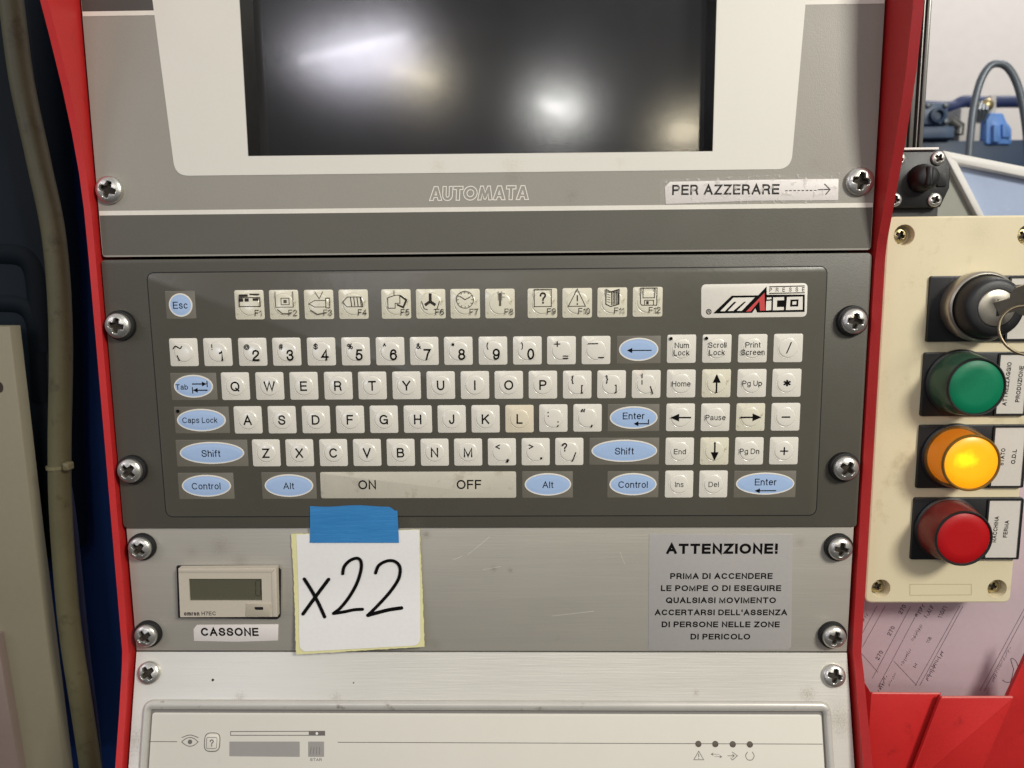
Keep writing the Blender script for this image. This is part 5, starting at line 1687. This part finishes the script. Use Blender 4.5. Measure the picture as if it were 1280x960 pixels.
# ================================================================== BEHIND ON THE RIGHT
def guard():
    h = -260
    def G(u, v): return P(u, v, h)
    x, y = G(1230, 240)
    r = root('machine_guard', (x, y - 80, h), 'pale machine guard with a slanted white frame round a bluish pane', 'guard')
    m = MB(); m.prism([G(1100, 196), G(1190, 196), G(1238, 300), G(1100, 300)], h - 40, h - 6); m.build('side_plate', 'guard_grey', r)
    m = MB()
    m.prism([G(1178, 188), G(1320, 216), G(1320, 229), G(1196, 203.5)], h - 30, h, 1.2)
    m.prism([G(1178, 188), G(1196.5, 203), G(1246, 300), G(1237, 300)], h - 30, h + 0.6, 1.2)
    m.build('frame', 'guard_white', r)
    m = MB(); m.prism([G(1195, 202), G(1320, 227), G(1320, 310), G(1244, 310)], h - 16, h - 10); m.build('pane', 'guard_pane', r)


guard()


def machinery():
    h = -700
    def G(u, v, hh=h): return P(u, v, hh)
    # base block
    def rect(u0, v0, u1, v1, hh=h):
        a = P(u0, v1, hh); b = P(u1, v0, hh); return a[0], b[0], a[1], b[1]
    x0, x1, y0, y1 = rect(1140, 172, 1330, 250)
    o = MB(); o.box(x0, x1, y0, y1, h - 160, h - 10, 4)
    tag(o.build('pump_block', 'deep_blue', None, origin=UP.w((x0 + x1) / 2, y0, h)), 'dark blue pump block behind the slanted white guard frame', 'machine')
    # valve block with a round port
    x0, x1, y0, y1 = rect(1150, 128, 1187, 156)
    r = root('valve_block', ((x0 + x1) / 2, y0, h), 'blue grey valve block with a round port beside the black upright', 'valve')
    m = MB(); m.box(x0, x1, y0, y1, h - 90, h, 4); m.build('body', 'blue_grey', r)
    c = G(1170, 145); m = MB(); m.lathe(c[0], c[1], [(11, h), (11, h + 8), (7, h + 9), (6, h + 3)], 24); m.build('port', 'deep_blue', r)
    c = G(1160, 132); m = MB(); m.lathe(c[0], c[1], [(4, h), (4, h + 4), (1, h + 5)], 12)
    for u, v in ((1182, 132), (1182, 152)):
        c = G(u, v); m.lathe(c[0], c[1], [(4, h), (4, h + 4), (1, h + 5)], 12)
    m.build('bolt', 'conduit', r)
    x0, x1, y0, y1 = rect(1150, 158, 1192, 174)
    m = MB(); m.box(x0, x1, y0, y1, h - 90, h + 6, 4); m.build('foot', 'blue_grey', r)
    m = MB(); a = G(1188, 150); b = G(1200, 158); c = G(1198, 168)
    m.tube([(a[0], a[1], h), (b[0], b[1], h), (c[0], c[1], h)], 7); m.build('elbow', 'profile', r)
    # connector
    c = G(1250, 165)
    r = root('blue_connector', (c[0], c[1], h), 'light blue plastic plug connector under the arched hose', 'connector')
    m = MB()
    m.prism(round_poly([G(1235, 180), G(1268, 180), G(1268, 160), G(1261, 150), G(1257, 140), G(1240, 140), G(1235, 150)], 4), h - 60, h - 4, 4)
    m.build('body', 'sky_blue', r)
    m = MB(); m.prism(round_poly([G(1241, 178), G(1250, 178), G(1250, 156), G(1241, 156)], 2), h - 6, h + 3, 2)
    m.prism(round_poly([G(1253, 172), G(1264, 172), G(1262, 156), G(1253, 154)], 2), h - 6, h + 1, 2); m.build('latch', 'sky_blue', r)
    m = MB(); a = G(1249, 140); b = G(1250, 116); m.tube([(a[0], a[1], h - 20), (b[0], b[1], h - 20)], 6); m.build('stem', 'light_grey', r)
    # pale terminal box between hose and plug
    x0, x1, y0, y1 = rect(1203, 132, 1234, 176)
    o = MB(); o.box(x0, x1, y0, y1, h - 80, h - 10, 4)
    r = root('terminal_box', ((x0 + x1) / 2, y0, h - 10), 'pale grey terminal box with wires, left of the blue connector', 'box')
    o.build('body', 'light_grey', r)
    m = MB()
    for du in (0, 5, 10):
        m.tube([(*G(1226 + du * 0.6, 150), h - 6), (*G(1222 + du, 138), h + 4), (*G(1232 + du * 0.5, 126), h - 10)], 2.2, 8)
    m.build('wire', 'conduit', r)
    m = MB(); c = G(1238, 130); m.lathe(c[0], c[1], [(9, h - 20), (9, h - 6), (6, h - 3), (2, h - 2)], 18); m.build('gland', 'brass', r)
    # arched hose
    hh = -560
    pts = [(1210, 210), (1213, 170), (1217, 135), (1225, 103), (1236, 84), (1248, 79.5), (1260, 85), (1271, 104), (1279, 135), (1284, 175), (1286, 215)]
    q = smooth_path([(*P(u, v, hh), hh) for u, v in pts], 6)
    m = MB(); m.tube(q, 4.7, 14)
    o = m.build('arched_hose', 'conduit', None, origin=Vector(UP.w(*q[0])), smooth=60)
    tag(o, 'grey flexible hose arching over the light blue connector', 'hose')
    # dark blue cable run on the wall
    hh = -1000
    q = smooth_path([(*P(u, v, hh), hh) for u, v in ((1150, 133), (1188, 134), (1205, 127), (1225, 128), (1260, 127), (1300, 128), (1340, 130))], 6)
    m = MB(); m.tube(q, 11, 12)
    o = m.build('cable_run', 'cable_blue', None, origin=Vector(UP.w(*q[0])), smooth=60)
    tag(o, 'thick dark blue cable running level in front of the white wall', 'cable')


machinery()


# ================================================================== LEFT OF THE CABINET
def left_side():
    h = -150
    m = MB(); m.box(-700, -250, -560, 330, h - 80, h, 2)
    o = m.build('machine_housing', 'navy', None, origin=UP.w(-400, -560, h))
    tag(o, 'flat dark navy machine housing behind the olive hose', 'machine')
    # dark ribbed cover
    hc = -95
    def G(u, v, hh=hc): return P(u, v, hh)
    c = G(20, 300)
    r = root('dark_cover', (c[0], c[1] - 100, hc), 'almost black moulded cover left of the olive hose, with rounded ridges', 'cover')
    m = MB(); m.prism([G(-140, -60), G(30, -60), G(48, 150), G(62, 330), G(66, 560), G(74, 700), G(-140, 700)], hc - 40, hc, 3); m.build('shell', 'dark_cover', r)
    m = MB()
    for dv, w in ((0, 14), (62, 12)):
        q = smooth_path([(*G(-60, 316 + dv), hc), (*G(0, 317 + dv), hc), (*G(26, 320 + dv), hc), (*G(40, 334 + dv), hc), (*G(46, 365 + dv), hc), (*G(50, 440 + dv), hc)], 6)
        m.tube([(a, b, c - w * 0.75) for a, b, c in q], w * 0.95, 16)
    m.build('ridge', 'cover_dark', r, smooth=60)
    # beige door
    hd = -70
    c = P(30, 700, hd)
    r = root('beige_door', (c[0], c[1] - 150, hd), 'worn beige steel door with a slanting edge, leaning at the lower left', 'door')
    m = MB(); m.prism(PP([(-120, 407), (12, 408), (44, 680), (84, 1000), (-120, 1000)], hd), hd - 12, hd, 1.5); m.build('leaf', 'door_beige', r)
    m = MB(); cc = P(0, 484, hd); m.sheet(circle(cc[0], cc[1], 2.6, 20, 4.0), hd + 0.2); m.build('lock_hole', 'recess_shade', r)
    m = MB(); m.prism(PP([(-120, 790), (-4, 795), (30, 1000), (-120, 1000)], hd + 8), hd - 2, hd + 8, 3.0); m.build('fold', 'door_fold', r)
    # olive hose with a tie
    hh = -60
    pts = [(6, -60), (14, 0), (27, 100), (48, 200), (68, 300), (76, 420), (74.5, 560), (76, 640), (83, 740), (90, 805), (103, 890), (114, 965), (124, 1040)]
    q = smooth_path([(*P(u, v, hh), hh) for u, v in pts], 7)
    r = root('olive_hose', q[-1], 'thick olive grey hose hanging down between the beige door and the red cheek', 'hose')
    m = MB(); m.tube(q, 7.7, 20); m.build('tube', 'olive', r, smooth=60)
    a = P(73.5, 583, hh)
    m = MB()
    m.tube([(a[0] - 0.05, a[1] + 1.2, hh), (a[0] + 0.05, a[1] - 1.2, hh)], 8.5, 20)
    cbx = P(84, 583, hh + 8)
    m.prism(rrect(cbx[0], cbx[1], 5, 5.5, 1), hh + 4, hh + 10, 0.8)
    m.build('cable_tie', 'olive_tie', r)
    # thin dark blue cable following the hose
    pts = [(86, 610), (93, 660), (100, 730), (110, 830), (119, 900), (126, 975), (132, 1040)]
    q = smooth_path([(*P(u, v, -75), -75) for u, v in pts], 6)
    m = MB(); m.tube(q, 2.4, 10)
    o = m.build('thin_cable', 'cable_dark', None, origin=Vector(UP.w(*q[-1])), smooth=60)
    tag(o, 'thin dark blue cable running down just behind the olive hose', 'cable')


MT['door_fold'] = mat('door_fold', (128, 112, 104), 0.5, var=0.08)
MT['olive_tie'] = mat('olive_tie', (112, 106, 76), 0.5)
MT['cable_dark'] = mat('cable_dark', (30, 38, 66), 0.5)
left_side()
